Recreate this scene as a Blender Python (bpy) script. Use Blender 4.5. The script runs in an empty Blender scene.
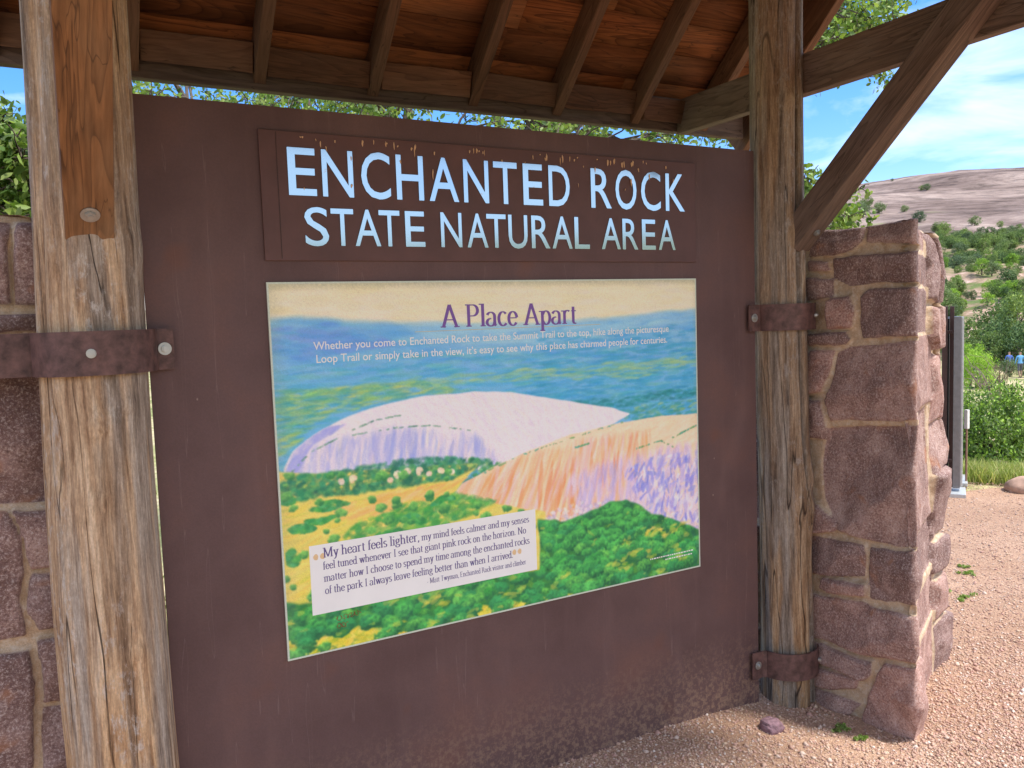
import bpy, bmesh, math, random
import numpy as np
from mathutils import Matrix, Vector

scene = bpy.context.scene
COL = scene.collection
R = math.radians
rng = np.random.default_rng(7)
random.seed(7)

# ------------------------------------------------------------------ camera
FOC, YAW, PIT, ROL = 817.7, 0.503, 0.081, -0.034
CAM = np.array([-0.201, -2.312, 1.55])
_f = np.array([math.sin(YAW)*math.cos(PIT), math.cos(YAW)*math.cos(PIT), -math.sin(PIT)])
_r = np.array([math.cos(YAW), -math.sin(YAW), 0.0])
_u = np.cross(_r, _f)
_c, _s = math.cos(ROL), math.sin(ROL)
RT, UP, FW = _c*_r + _s*_u, -_s*_r + _c*_u, _f
cam_data = bpy.data.cameras.new('camera')
cam_data.sensor_width = 36.0
cam_data.lens = FOC/1024*36.0
cam_data.clip_start = 0.05
cam_data.clip_end = 5000
cam = bpy.data.objects.new('camera', cam_data)
COL.objects.link(cam)
cam.matrix_world = Matrix(((RT[0], UP[0], -FW[0], CAM[0]), (RT[1], UP[1], -FW[1], CAM[1]),
                           (RT[2], UP[2], -FW[2], CAM[2]), (0, 0, 0, 1)))
scene.camera = cam

# ------------------------------------------------------------------ world, sun, exposure
SUN_EL, SUN_AZ = 60.0, 140.0           # azimuth from +Y towards +X
world = bpy.data.worlds.new('World')
scene.world = world
world.use_nodes = True
wn, wl = world.node_tree.nodes, world.node_tree.links
wn.clear()
sky = wn.new('ShaderNodeTexSky')
sky.sky_type = 'NISHITA'
sky.sun_disc = False
sky.sun_elevation = R(SUN_EL)
sky.sun_rotation = R(SUN_AZ)
sky.air_density = 1.0
sky.dust_density = 0.3
sky.ozone_density = 3.0
bg = wn.new('ShaderNodeBackground')
bg.inputs['Strength'].default_value = 0.14
wo = wn.new('ShaderNodeOutputWorld')
tc = wn.new('ShaderNodeTexCoord')
mp = wn.new('ShaderNodeMapping')
mp.inputs['Scale'].default_value = (1.8, 1.8, 6.5)
mp.inputs['Rotation'].default_value = (R(8), R(-7), R(20))
n1 = wn.new('ShaderNodeTexNoise')
n1.inputs['Scale'].default_value = 2.3
n1.inputs['Detail'].default_value = 9
n1.inputs['Roughness'].default_value = 0.55
n1.inputs['Distortion'].default_value = 0.7
rp = wn.new('ShaderNodeValToRGB')
rp.color_ramp.elements[0].position = 0.33
rp.color_ramp.elements[1].position = 0.66
rp.color_ramp.elements[0].color = (0.04, 0.04, 0.04, 1)
rp.color_ramp.elements[1].color = (0.72, 0.72, 0.72, 1)
mx = wn.new('ShaderNodeMixRGB')
mx.inputs[2].default_value = (4.0, 4.2, 4.4, 1)
wl.new(tc.outputs['Generated'], mp.inputs[0]); wl.new(mp.outputs[0], n1.inputs['Vector'])
sx = wn.new('ShaderNodeSeparateXYZ'); wl.new(tc.outputs['Generated'], sx.inputs[0])
# unseen cloud thickened behind the viewer (towards -Y) to light the sign
m1 = wn.new('ShaderNodeMath'); m1.operation = 'MULTIPLY_ADD'; m1.inputs[1].default_value = -0.22
wl.new(sx.outputs[1], m1.inputs[0]); wl.new(n1.outputs[0], m1.inputs[2])
wl.new(m1.outputs[0], rp.inputs[0]); wl.new(rp.outputs[0], mx.inputs[0])
hs = wn.new('ShaderNodeHueSaturation'); hs.inputs['Saturation'].default_value = 1.45; hs.inputs['Value'].default_value = 0.74
tint = wn.new('ShaderNodeMixRGB'); tint.blend_type = 'MULTIPLY'; tint.inputs[0].default_value = 1; tint.inputs[2].default_value = (0.95, 0.80, 0.98, 1)
wl.new(sky.outputs[0], hs.inputs['Color']); wl.new(hs.outputs[0], tint.inputs[1]); wl.new(tint.outputs[0], mx.inputs[1])
wl.new(mx.outputs[0], bg.inputs[0]); wl.new(bg.outputs[0], wo.inputs[0])

sun_d = bpy.data.lights.new('sun', 'SUN')
sun_d.energy = 2.0
sun_d.angle = R(9)
sun_d.color = (1.0, 0.95, 0.88)
sun = bpy.data.objects.new('sun', sun_d)
COL.objects.link(sun)
sd = Vector((math.sin(R(SUN_AZ))*math.cos(R(SUN_EL)), math.cos(R(SUN_AZ))*math.cos(R(SUN_EL)), math.sin(R(SUN_EL))))
sun.rotation_euler = sd.to_track_quat('Z', 'Y').to_euler()
sun.location = (5, -5, 9)
vs = scene.view_settings
vs.view_transform = 'Standard'
vs.look = 'None'
vs.gamma = 1
vs.exposure = 1.55
vs.use_curve_mapping = False

# ------------------------------------------------------------------ maths helpers
def rays(x, y):
    x, y = np.asarray(x, float), np.asarray(y, float)
    return ((x-512)/FOC)[..., None]*RT + ((384-y)/FOC)[..., None]*UP + FW
def on(x, y, ax, val):
    d = rays(x, y)
    return CAM + ((val-CAM[ax])/d[..., ax])[..., None]*d
def at(x, y, depth):
    return CAM + rays(x, y)*depth
def hsh(i, j, k, seed):
    n = (i*374761393 + j*668265263 + k*2147483647*3 + seed*1442695041) & 0xffffffff
    n = ((n ^ (n >> 13))*1274126177) & 0xffffffff
    n = ((n ^ (n >> 16))*2246822519) & 0xffffffff
    return ((n ^ (n >> 15)) & 0xffffff)/float(0xffffff)
def vnoise(P, seed=0):
    P = np.asarray(P, float)
    f = np.floor(P); t = P-f; t = t*t*(3-2*t)
    i = f.astype(np.int64)
    out = 0
    for dx in (0, 1):
        for dy in (0, 1):
            for dz in (0, 1):
                w = (t[..., 0] if dx else 1-t[..., 0])*(t[..., 1] if dy else 1-t[..., 1])*(t[..., 2] if dz else 1-t[..., 2])
                out = out + w*hsh(i[..., 0]+dx, i[..., 1]+dy, i[..., 2]+dz, seed)
    return out*2-1
def fbm(P, seed=0, octv=4, gain=0.5):
    P = np.asarray(P, float); a, s, o = 1.0, 0.0, 0.0
    for k in range(octv):
        o = o + a*vnoise(P*(2.03**k)+17.3*k, seed+k); s += a; a *= gain
    return o/s
def sstep(a, b, x):
    t = np.clip((x-a)/(b-a), 0, 1)
    return t*t*(3-2*t)

# ------------------------------------------------------------------ object helpers
WM = {}
def link(o, parent=None, world=None):
    COL.objects.link(o)
    w = world if world is not None else Matrix.Identity(4)
    if parent is not None:
        o.parent = parent
        o.matrix_local = WM[parent.name].inverted() @ w
    else:
        o.matrix_local = w
    WM[o.name] = w
    return o
def tag(o, label=None, cat=None, group=None, kind=None):
    if label: o['label'] = label
    if cat: o['category'] = cat
    if group: o['group'] = group
    if kind: o['kind'] = kind
    return o
def empty(name, loc, label, cat, group=None, rz=0):
    o = bpy.data.objects.new(name, None)
    o.empty_display_size = 0.1
    link(o, None, Matrix.Translation(loc) @ Matrix.Rotation(rz, 4, 'Z'))
    return tag(o, label, cat, group)
def mesh_np(name, V, Fs, mat, parent=None, world=None, smooth=False, attrs=None):
    """Fs: int array (n,k) or list of lists"""
    me = bpy.data.meshes.new(name)
    V = np.asarray(V, float)
    if isinstance(Fs, np.ndarray):
        n, k = Fs.shape
        me.vertices.add(len(V)); me.vertices.foreach_set('co', V.ravel().astype(np.float32))
        me.loops.add(n*k); me.loops.foreach_set('vertex_index', Fs.ravel().astype(np.int32))
        me.polygons.add(n)
        me.polygons.foreach_set('loop_start', (np.arange(n)*k).astype(np.int32))
        me.polygons.foreach_set('loop_total', np.full(n, k, np.int32))
        me.update(calc_edges=True)
    else:
        me.from_pydata([tuple(v) for v in V], [], [tuple(f) for f in Fs])
    for an, arr in (attrs or {}).items():
        arr = np.asarray(arr, np.float32)
        if arr.ndim == 1:
            a = me.attributes.new(an, 'FLOAT', 'POINT'); a.data.foreach_set('value', arr)
        else:
            a = me.attributes.new(an, 'FLOAT_COLOR', 'POINT')
            a.data.foreach_set('color', np.c_[arr, np.ones(len(arr))].astype(np.float32).ravel())
    if smooth:
        me.polygons.foreach_set('use_smooth', np.ones(len(me.polygons), bool))
    me.validate()
    me.materials.append(mat)
    o = bpy.data.objects.new(name, me)
    return link(o, parent, world)
def bm_obj(name, bm, mat, parent=None, world=None, smooth=False):
    me = bpy.data.meshes.new(name); bm.to_mesh(me); bm.free()
    if smooth:
        me.polygons.foreach_set('use_smooth', np.ones(len(me.polygons), bool))
    me.materials.append(mat)
    return link(bpy.data.objects.new(name, me), parent, world)
def box_bm(lo, hi, bevel=0.0, cuts=0):
    bm = bmesh.new()
    bmesh.ops.create_cube(bm, size=1)
    for v in bm.verts:
        for a in range(3):
            v.co[a] = lo[a] if v.co[a] < 0 else hi[a]
    if bevel: bmesh.ops.bevel(bm, geom=bm.edges[:], offset=bevel, segments=2, affect='EDGES', profile=0.6)
    return bm
def board(name, p0, p1, w, h, mat, parent, upv=(0, 0, 1), bevel=0.004, warp=0.002):
    """board whose axis runs p0->p1 ; w = size sideways, h = size along upv. local X is the grain"""
    p0, p1 = Vector(p0), Vector(p1)
    x = (p1-p0); L = x.length; x.normalize()
    z = Vector(upv); z = (z - x*z.dot(x)).normalized(); y = z.cross(x)
    bm = box_bm((0, -w/2, -h/2), (L, w/2, h/2), bevel)
    n = max(2, int(L/0.08))
    for k in range(1, n):
        bmesh.ops.bisect_plane(bm, geom=bm.verts[:]+bm.edges[:]+bm.faces[:], plane_co=(L*k/n, 0, 0), plane_no=(1, 0, 0))
    P = np.array([v.co[:] for v in bm.verts])
    sd_ = random.randint(0, 999)
    d = fbm(P*np.array([3, 20, 20]), sd_, 2)[:, None]*np.array([0, 1, 1])*warp
    d = d + (vnoise(np.c_[P[:, 0]*1.3, P[:, 0]*0, P[:, 0]*0], sd_)[:, None]*np.array([0, 1, 1]))*warp*1.5
    for v, q in zip(bm.verts, P+d): v.co = q
    M = Matrix((( x[0], y[0], z[0], p0[0]), (x[1], y[1], z[1], p0[1]), (x[2], y[2], z[2], p0[2]), (0, 0, 0, 1)))
    return bm_obj(name, bm, mat, parent, M)
def cyl_bm(p, axis, r, h, seg=20, bevel=0.0):
    bm = bmesh.new()
    bmesh.ops.create_cone(bm, cap_ends=True, segments=seg, radius1=r, radius2=r, depth=h)
    if bevel:
        bmesh.ops.bevel(bm, geom=[e for e in bm.edges if abs(e.verts[0].co.z-e.verts[1].co.z) < 1e-6], offset=bevel, segments=2, affect='EDGES')
    q = Vector(axis).to_track_quat('Z', 'Y').to_matrix().to_4x4()
    bmesh.ops.transform(bm, matrix=Matrix.Translation(p) @ q, verts=bm.verts[:])
    return bm
def bm_add(a, b):
    me = bpy.data.meshes.new('t'); b.to_mesh(me); b.free(); a.from_mesh(me); bpy.data.meshes.remove(me); return a
def tube_np(pts, rad, seg=8):
    pts = np.asarray(pts, float); n = len(pts)
    rad = np.broadcast_to(rad, (n,))
    t = np.gradient(pts, axis=0); t /= np.linalg.norm(t, axis=1)[:, None]+1e-9
    ref = np.array([0.31, 0.17, 0.93]); a = np.cross(t, ref); a /= np.linalg.norm(a, axis=1)[:, None]+1e-9
    b = np.cross(t, a); th = np.linspace(0, 2*np.pi, seg, endpoint=False)
    V = pts[:, None]+rad[:, None, None]*(np.cos(th)[None, :, None]*a[:, None]+np.sin(th)[None, :, None]*b[:, None])
    V = V.reshape(-1, 3)
    i = np.arange(n-1)[:, None]*seg; j = np.arange(seg)[None]; k = (j+1) % seg
    F = np.stack([i+j, i+k, i+seg+k, i+seg+j], -1).reshape(-1, 4)
    return V, F
def merge(parts):
    Vs, Fs, o = [], [], 0
    for V, F in parts:
        Vs.append(V); Fs.append(F+o); o += len(V)
    return np.concatenate(Vs), np.concatenate(Fs)

# ------------------------------------------------------------------ materials
def newmat(name):
    m = bpy.data.materials.new(name); m.use_nodes = True
    nt = m.node_tree
    return m, nt.nodes, nt.links, nt.nodes['Principled BSDF']
class NB:
    def __init__(s, name):
        s.m, s.n, s.l, s.b = newmat(name)
    def node(s, t, **kw):
        nd = s.n.new(t)
        for k, v in kw.items():
            if k.startswith('_'): setattr(nd, k[1:], v)
            else:
                nd.inputs[k.replace('__', ' ')].default_value = v
        return nd
    def coord(s, kind='Object', scale=(1, 1, 1), rot=(0, 0, 0), rand=None):
        t = s.node('ShaderNodeTexCoord'); mp_ = s.node('ShaderNodeMapping')
        mp_.inputs['Scale'].default_value = scale; mp_.inputs['Rotation'].default_value = rot
        s.l.new(t.outputs[kind], mp_.inputs[0])
        if rand:
            oi = s.node('ShaderNodeObjectInfo'); mu = s.node('ShaderNodeMath', _operation='MULTIPLY'); mu.inputs[1].default_value = rand
            s.l.new(oi.outputs['Random'], mu.inputs[0]); s.l.new(mu.outputs[0], mp_.inputs['Location'])
        return mp_.outputs[0]
    def noise(s, vec, scale, detail=4, rough=0.5, dist=0.0, out=0):
        nd = s.node('ShaderNodeTexNoise'); nd.inputs['Scale'].default_value = scale
        nd.inputs['Detail'].default_value = detail; nd.inputs['Roughness'].default_value = rough; nd.inputs['Distortion'].default_value = dist
        s.l.new(vec, nd.inputs['Vector']); return nd.outputs[out]
    def voro(s, vec, scale, feature='F1', out=0):
        nd = s.node('ShaderNodeTexVoronoi'); nd.feature = feature; nd.inputs['Scale'].default_value = scale
        s.l.new(vec, nd.inputs['Vector']); return nd.outputs[out]
    def ramp(s, fac, stops):
        nd = s.node('ShaderNodeValToRGB'); cr = nd.color_ramp
        while len(cr.elements) < len(stops): cr.elements.new(0.5)
        for e, (p, c) in zip(cr.elements, stops):
            e.position = p; e.color = (c, c, c, 1) if isinstance(c, (int, float)) else (*c, 1)
        s.l.new(fac, nd.inputs[0]); return nd.outputs[0]
    def mix(s, fac, a, b, mode='MIX'):
        nd = s.node('ShaderNodeMixRGB', _blend_type=mode)
        for k, v in ((0, fac), (1, a), (2, b)):
            if isinstance(v, (int, float)): nd.inputs[k].default_value = v if k == 0 else (v, v, v, 1)
            elif isinstance(v, tuple): nd.inputs[k].default_value = (*v, 1)
            else: s.l.new(v, nd.inputs[k])
        return nd.outputs[0]
    def math(s, op, a, b=0.0, clamp=False):
        nd = s.node('ShaderNodeMath', _operation=op, _use_clamp=clamp)
        for k, v in ((0, a), (1, b)):
            if isinstance(v, (int, float)): nd.inputs[k].default_value = v
            else: s.l.new(v, nd.inputs[k])
        return nd.outputs[0]
    def attr(s, name, out='Fac'):
        nd = s.node('ShaderNodeAttribute', _attribute_name=name); return nd.outputs[out]
    def bump(s, h, strength=0.5, dist=0.01, prev=None):
        nd = s.node('ShaderNodeBump'); nd.inputs['Strength'].default_value = strength; nd.inputs['Distance'].default_value = dist
        s.l.new(h, nd.inputs['Height'])
        if prev is not None: s.l.new(prev, nd.inputs['Normal'])
        s.l.new(nd.outputs[0], s.b.inputs['Normal']); return nd.outputs[0]
    def col(s, c):
        if isinstance(c, tuple): s.b.inputs['Base Color'].default_value = (*c, 1)
        else: s.l.new(c, s.b.inputs['Base Color'])
    def set(s, **kw):
        for k, v in kw.items():
            k = {'rough': 'Roughness', 'metal': 'Metallic', 'spec': 'Specular IOR Level'}.get(k, k)
            if isinstance(v, (int, float)): s.b.inputs[k].default_value = v
            else: s.l.new(v, s.b.inputs[k])

def m_log(name, warm=0.5, dark=1.0):
    b = NB(name)
    v = b.coord('Object', (1, 1, 0.06))
    v2 = b.coord('Object', (1, 1, 0.16))
    v3 = b.coord('Object', (1, 1, 0.45))
    wv = b.mix(0.03, v, b.noise(b.coord('Object', (1, 1, 0.35)), 2.6, 3, 0.5, 0, 1))
    K = lambda r, g_, bb: (r*dark, g_*dark, bb*dark)
    broad = b.noise(wv, 12, 4, 0.55, 0.2)
    fib = b.noise(wv, 60, 6, 0.68, 0.15)
    grey = b.ramp(fib, [(0.30, K(.085, .062, .048)), (0.42, K(.225, .175, .135)), (0.54, K(.33, .27, .215)), (0.70, K(.44, .385, .325))])
    tan = b.ramp(fib, [(0.30, K(.13, .065, .030)), (0.42, K(.37, .205, .095)), (0.55, K(.54, .345, .180)), (0.70, K(.66, .475, .290))])
    dk = b.ramp(fib, [(0.34, K(.045, .030, .022)), (0.60, K(.170, .115, .080)), (0.75, K(.26, .195, .145))])
    hgt = b.node('ShaderNodeSeparateXYZ'); b.l.new(b.coord('Object'), hgt.inputs[0])
    low = b.ramp(hgt.outputs[2], [(0.15, 1.0), (0.95, 0.55)])
    mt = b.math('MULTIPLY', b.ramp(broad, [(0.50-.06*warm, 0.0), (0.56-.03*warm, 1.0)]), b.math('MULTIPLY', low, min(1.0, .45+.6*warm)))
    c = b.mix(mt, grey, tan)
    md = b.ramp(b.noise(wv, 17, 4, 0.6, 0.3), [(0.56, 0.0), (0.64, 0.55)])
    c = b.mix(md, c, dk)
    # flaky grey-white residue of inner bark, short patches
    fl = b.ramp(b.noise(v3, 42, 6, 0.78, 0.2), [(0.53, 0.0), (0.62, 0.7)])
    fl = b.math('MULTIPLY', fl, b.ramp(b.noise(v2, 7, 3, 0.5), [(0.44, 0.0), (0.60, 1.0)]))
    c = b.mix(fl, c, K(.47, .43, .39))
    fine = b.noise(b.coord('Object', (1, 1, 0.10)), 260, 4, 0.7)
    c = b.mix(0.55, c, b.ramp(fine, [(0.3, 0.45), (0.7, 1.45)]), 'MULTIPLY')
    gr = b.noise(b.coord('Object', (1, 1, 0.6)), 190, 3, 0.7)
    c = b.mix(0.3, c, b.ramp(gr, [(0.3, 0.5), (0.7, 1.4)]), 'MULTIPLY')
    ck = b.ramp(b.noise(wv, 15, 2, 0.35, 0.5), [(0.493, 0.0), (0.499, 1.0), (0.502, 1.0), (0.508, 0.0)])
    ck = b.math('MULTIPLY', ck, b.ramp(b.noise(v2, 6, 2), [(0.42, 0.0), (0.52, 1.0)]))
    c = b.mix(b.math('MULTIPLY', ck, 0.9), c, (0.030, 0.020, 0.015))
    vk = b.voro(b.coord('Object', (1, 1, 0.55)), 5.2)
    kn = b.ramp(vk, [(0.045, 1.0), (0.075, 0.0)])
    kr = b.ramp(vk, [(0.0, (0.30, 0.17, 0.08)), (0.045, (0.46, 0.28, 0.14)), (0.075, (0.09, 0.055, 0.035))])
    c = b.mix(b.math('MULTIPLY', kn, 0.85), c, kr)
    b.col(c); b.set(rough=0.88, spec=0.2)
    n_ = b.bump(fib, 0.7, 0.010)
    n_ = b.bump(fine, 0.4, 0.003, n_)
    n_ = b.bump(gr, 0.25, 0.002, n_)
    b.bump(b.math('MULTIPLY', ck, -1.0), 0.9, 0.006, n_)
    return b.m
def m_board(name, pal, use_attr=False, knots=True, sat_var=0.35, rough=0.8):
    b = NB(name)
    v = b.coord('Object', (0.09, 1, 1), rand=(0 if use_attr else 9.0))
    w = b.coord('Object', (0.35, 1, 1), rand=(0 if use_attr else 9.0))
    if use_attr:
        tn = b.attr('tone'); 
        cmb = b.node('ShaderNodeCombineXYZ')
        b.l.new(b.math('MULTIPLY', tn, 37.0), cmb.inputs[0]); b.l.new(b.math('MULTIPLY', tn, 11.0), cmb.inputs[2])
        va = b.node('ShaderNodeVectorMath', _operation='ADD'); b.l.new(v, va.inputs[0]); b.l.new(cmb.outputs[0], va.inputs[1]); v = va.outputs[0]
        vb = b.node('ShaderNodeVectorMath', _operation='ADD'); b.l.new(w, vb.inputs[0]); b.l.new(cmb.outputs[0], vb.inputs[1]); w = vb.outputs[0]
    else:
        tn = b.node('ShaderNodeObjectInfo').outputs['Random']
    base = b.noise(v, 7.5, 3, 0.45, 0.9)
    # growth rings: repeated contour lines of a slow field
    ring = b.math('FRACT', b.math('MULTIPLY', base, 15.0))
    rr = b.ramp(ring, [(0.0, 0.25), (0.15, 0.55), (0.75, 1.0), (0.96, 0.85), (1.0, 0.25)])
    fib = b.noise(v, 110, 4, 0.65)
    c = b.mix(b.math('MULTIPLY', rr, 0.9), pal[0], pal[1])
    c = b.mix(b.ramp(b.noise(w, 4, 4, 0.6), [(0.42, 0.0), (0.66, 0.8)]), c, pal[2])
    c = b.mix(0.55, c, b.ramp(fib, [(0.3, 0.55), (0.72, 1.35)]), 'MULTIPLY')
    c = b.mix(1.0, c, b.ramp(tn, [(0.0, 1-sat_var), (1.0, 1+sat_var)]), 'MULTIPLY')
    if knots:
        vk = b.voro(w, 3.3)
        kn = b.ramp(vk, [(0.03, 1.0), (0.10, 0.0)])
        c = b.mix(b.math('MULTIPLY', kn, 0.75), c, (pal[0][0]*0.35, pal[0][1]*0.3, pal[0][2]*0.3))
    ck = b.ramp(b.noise(v, 26, 2, 0.4, 0.6), [(0.493, 0.0), (0.5, 1.0), (0.507, 0.0)])
    c = b.mix(b.math('MULTIPLY', ck, 0.6), c, (0.03, 0.02, 0.015))
    b.col(c); b.set(rough=rough, spec=0.25)
    n_ = b.bump(fib, 0.4, 0.002)
    b.bump(rr, 0.25, 0.0012, n_)
    return b.m
def m_steel():
    b = NB('rusted_steel')
    v = b.coord('Object')
    a = b.noise(v, 2.1, 4, 0.6); f = b.noise(v, 210, 3, 0.7)
    c = b.ramp(a, [(0.33, (0.094, 0.052, 0.050)), (0.52, (0.124, 0.071, 0.067)), (0.72, (0.160, 0.082, 0.068))])
    c = b.mix(0.3, c, b.ramp(f, [(0.3, 0.65), (0.7, 1.3)]), 'MULTIPLY')
    st = b.noise(b.coord('Object', (1, 1, 0.12)), 13, 3, 0.6)
    c = b.mix(b.ramp(st, [(0.55, 0.0), (0.75, 0.28)]), c, (0.175, 0.105, 0.095))
    sp = b.ramp(b.noise(v, 5.0, 2, 0.5), [(0.66, 0.0), (0.80, 0.5)])
    c = b.mix(sp, c, (0.19, 0.070, 0.035))
    ck = b.ramp(b.voro(b.coord('Object', (1, 1, 0.7)), 9.0), [(0.012, 1.0), (0.03, 0.0)])
    c = b.mix(b.math('MULTIPLY', ck, 0.7), c, (0.36, 0.27, 0.23))
    hz_ = b.node('ShaderNodeSeparateXYZ'); b.l.new(v, hz_.inputs[0])
    spl = b.math('MULTIPLY', b.ramp(hz_.outputs[2], [(0.0, 0.85), (0.32, 0.0)]), b.ramp(b.noise(v, 70, 5, 0.75), [(0.46, 0.0), (0.60, 1.0)]))
    c = b.mix(spl, c, (0.30, 0.19, 0.13))
    scr = b.ramp(b.noise(b.coord('Object', (1, 1, 0.05), (0, R(24), 0)), 46, 2, 0.4, 0.3), [(0.682, 0.0), (0.69, 0.22), (0.70, 0.0)])
    c = b.mix(scr, c, (0.32, 0.24, 0.22))
    b.col(c); b.set(rough=b.ramp(f, [(0.2, 0.52), (0.8, 0.72)]), spec=0.35)
    n_ = b.bump(f, 0.30, 0.0012)
    b.bump(b.noise(v, 55, 3, 0.6), 0.12, 0.003, n_)
    return b.m
def m_plain(name, c, rough=0.6, metal=0.0, var=0.12, scale=30, spec=0.4):
    b = NB(name)
    n_ = b.noise(b.coord('Object'), scale, 4, 0.6)
    b.col(b.mix(1.0, c, b.ramp(n_, [(0.3, 1-var), (0.7, 1+var)]), 'MULTIPLY'))
    b.set(rough=rough, metal=metal, spec=spec); b.bump(n_, 0.15, 0.001)
    return b.m
def m_stone():
    b = NB('pink_granite_and_mortar')
    v = b.coord('Object')
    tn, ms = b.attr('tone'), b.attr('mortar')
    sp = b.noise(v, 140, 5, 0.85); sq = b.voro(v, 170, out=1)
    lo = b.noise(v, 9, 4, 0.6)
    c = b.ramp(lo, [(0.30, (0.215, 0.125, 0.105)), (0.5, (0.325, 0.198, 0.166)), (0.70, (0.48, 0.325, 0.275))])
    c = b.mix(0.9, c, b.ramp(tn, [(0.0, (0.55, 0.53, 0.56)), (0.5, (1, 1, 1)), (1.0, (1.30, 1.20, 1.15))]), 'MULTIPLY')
    c = b.mix(b.ramp(sp, [(0.515, 0.0), (0.62, 0.62)]), c, (0.64, 0.55, 0.51))
    c = b.mix(b.ramp(sp, [(0.38, 0.75), (0.475, 0.0)]), c, (0.10, 0.060, 0.058))
    lich = b.ramp(b.noise(v, 5.5, 5, 0.7), [(0.58, 0.0), (0.70, 0.5)])
    c = b.mix(lich, c, (0.45, 0.31, 0.28))
    rst = b.ramp(b.noise(v, 7.5, 3, 0.6, 0.5), [(0.62, 0.0), (0.74, 0.55)])
    c = b.mix(rst, c, (0.40, 0.17, 0.07))
    mo = b.ramp(b.noise(v, 26, 5, 0.65), [(0.3, (0.46, 0.32, 0.20)), (0.55, (0.66, 0.49, 0.33)), (0.75, (0.76, 0.62, 0.47))])
    mo = b.mix(b.ramp(b.noise(v, 300, 2, 0.7), [(0.3, 0.5), (0.7, 0.0)]), mo, (0.22, 0.15, 0.1))
    mo = b.mix(b.ramp(b.noise(v, 55, 4, 0.7), [(0.50, 0.0), (0.62, 0.6)]), mo, (0.62, 0.53, 0.42))
    b.col(b.mix(b.ramp(ms, [(0.35, 0.0), (0.65, 1.0)]), c, mo))
    b.set(rough=0.88, spec=0.3)
    n_ = b.bump(sp, 0.45, 0.004)
    b.bump(b.noise(v, 45, 5, 0.65), 0.6, 0.008, n_)
    return b.m
def m_gravel():
    b = NB('decomposed_granite')
    v = b.coord('Object')
    c = b.ramp(b.noise(v, 1.3, 4, 0.6), [(0.35, (0.44, 0.285, 0.190)), (0.65, (0.55, 0.375, 0.265))])
    pc = b.voro(v, 130, out=1); pd = b.voro(v, 130)
    hsv = b.node('ShaderNodeSeparateColor'); b.l.new(pc, hsv.inputs[0])
    c = b.mix(0.75, c, b.ramp(hsv.outputs[0], [(0.0, (0.70, 0.62, 0.58)), (0.35, (0.95, 0.92, 0.88)), (0.8, (1.10, 1.05, 1.0)), (1.0, (1.35, 1.35, 1.32))]), 'MULTIPLY')
    c = b.mix(b.ramp(pd, [(0.25, 0.0), (0.6, 0.45)]), c, (0.22, 0.12, 0.08))
    s2 = b.noise(v, 300, 2, 0.6)
    c = b.mix(0.5, c, b.ramp(s2, [(0.3, 0.6), (0.7, 1.3)]), 'MULTIPLY')
    b.col(c); b.set(rough=0.95, spec=0.15)
    n_ = b.bump(b.math('MULTIPLY', pd, -1.0), 0.5, 0.006)
    b.bump(b.noise(v, 9, 4, 0.6), 0.5, 0.03, n_)
    return b.m
def m_attrcol(name, attr='col', rough=0.9, mul=1.0, transl=0.0, spec=0.2, rand=0.0):
    b = NB(name)
    c = b.attr(attr, 'Color')
    if rand:
        oi = b.node('ShaderNodeObjectInfo').outputs['Random']
        c = b.mix(1.0, c, b.ramp(oi, [(0.0, (1-rand, 1-rand*0.8, 1-rand*0.5)), (1.0, (1+rand, 1+rand*0.8, 1+rand*0.4))]), 'MULTIPLY')
    b.col(c); b.set(rough=rough, spec=spec)
    if transl:
        tr = b.node('ShaderNodeBsdfTranslucent'); ms = b.node('ShaderNodeMixShader')
        cc = b.mix(1.0, c, (1.25, 1.35, 0.6), 'MULTIPLY')
        b.l.new(cc, tr.inputs[0]); ms.inputs[0].default_value = transl
        out = b.n['Material Output']
        b.l.new(b.b.outputs[0], ms.inputs[1]); b.l.new(tr.outputs[0], ms.inputs[2]); b.l.new(ms.outputs[0], out.inputs[0])
    return b.m

M_LOG_L = m_log('peeled_log_warm', 1.25, 1.25)
M_LOG_R = m_log('peeled_log_grey', 0.60, 0.82)
M_BEAM = m_board('weathered_beam', ((0.065, 0.040, 0.029), (0.190, 0.126, 0.094), (0.22, 0.17, 0.14)), sat_var=0.15)
M_BRACE = m_board('brown_brace', ((0.060, 0.027, 0.014), (0.27, 0.132, 0.058), (0.26, 0.165, 0.095)), sat_var=0.10)
M_RAFT = m_board('stained_rafter', ((0.075, 0.034, 0.018), (0.22, 0.105, 0.055), (0.19, 0.11, 0.068)), sat_var=0.25)
M_DECK = m_board('stained_deck', ((0.09, 0.028, 0.010), (0.45, 0.155, 0.048), (0.25, 0.105, 0.045)), use_attr=True, sat_var=0.4)
M_ROOF = m_plain('roofing_sheet', (0.10, 0.075, 0.06), 0.6)
M_STEEL = m_steel()
M_BAND = m_plain('rusty_strap', (0.118, 0.062, 0.054), 0.6, 0.0, 0.5, 34)
M_BOLT = m_plain('zinc_bolt', (0.46, 0.46, 0.44), 0.42, 0.8, 0.12, 25)
M_STONE = m_stone()
M_GRAV = m_gravel()
M_LEAF = m_attrcol('oak_leaf', rough=0.5, transl=0.35, spec=0.35)
M_LEAF_FAR = m_attrcol('shrub_leaf', rough=0.7, transl=0.2, rand=0.42)
M_BARK = m_plain('bark', (0.11, 0.085, 0.065), 0.95, 0, 0.4, 18)

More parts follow.
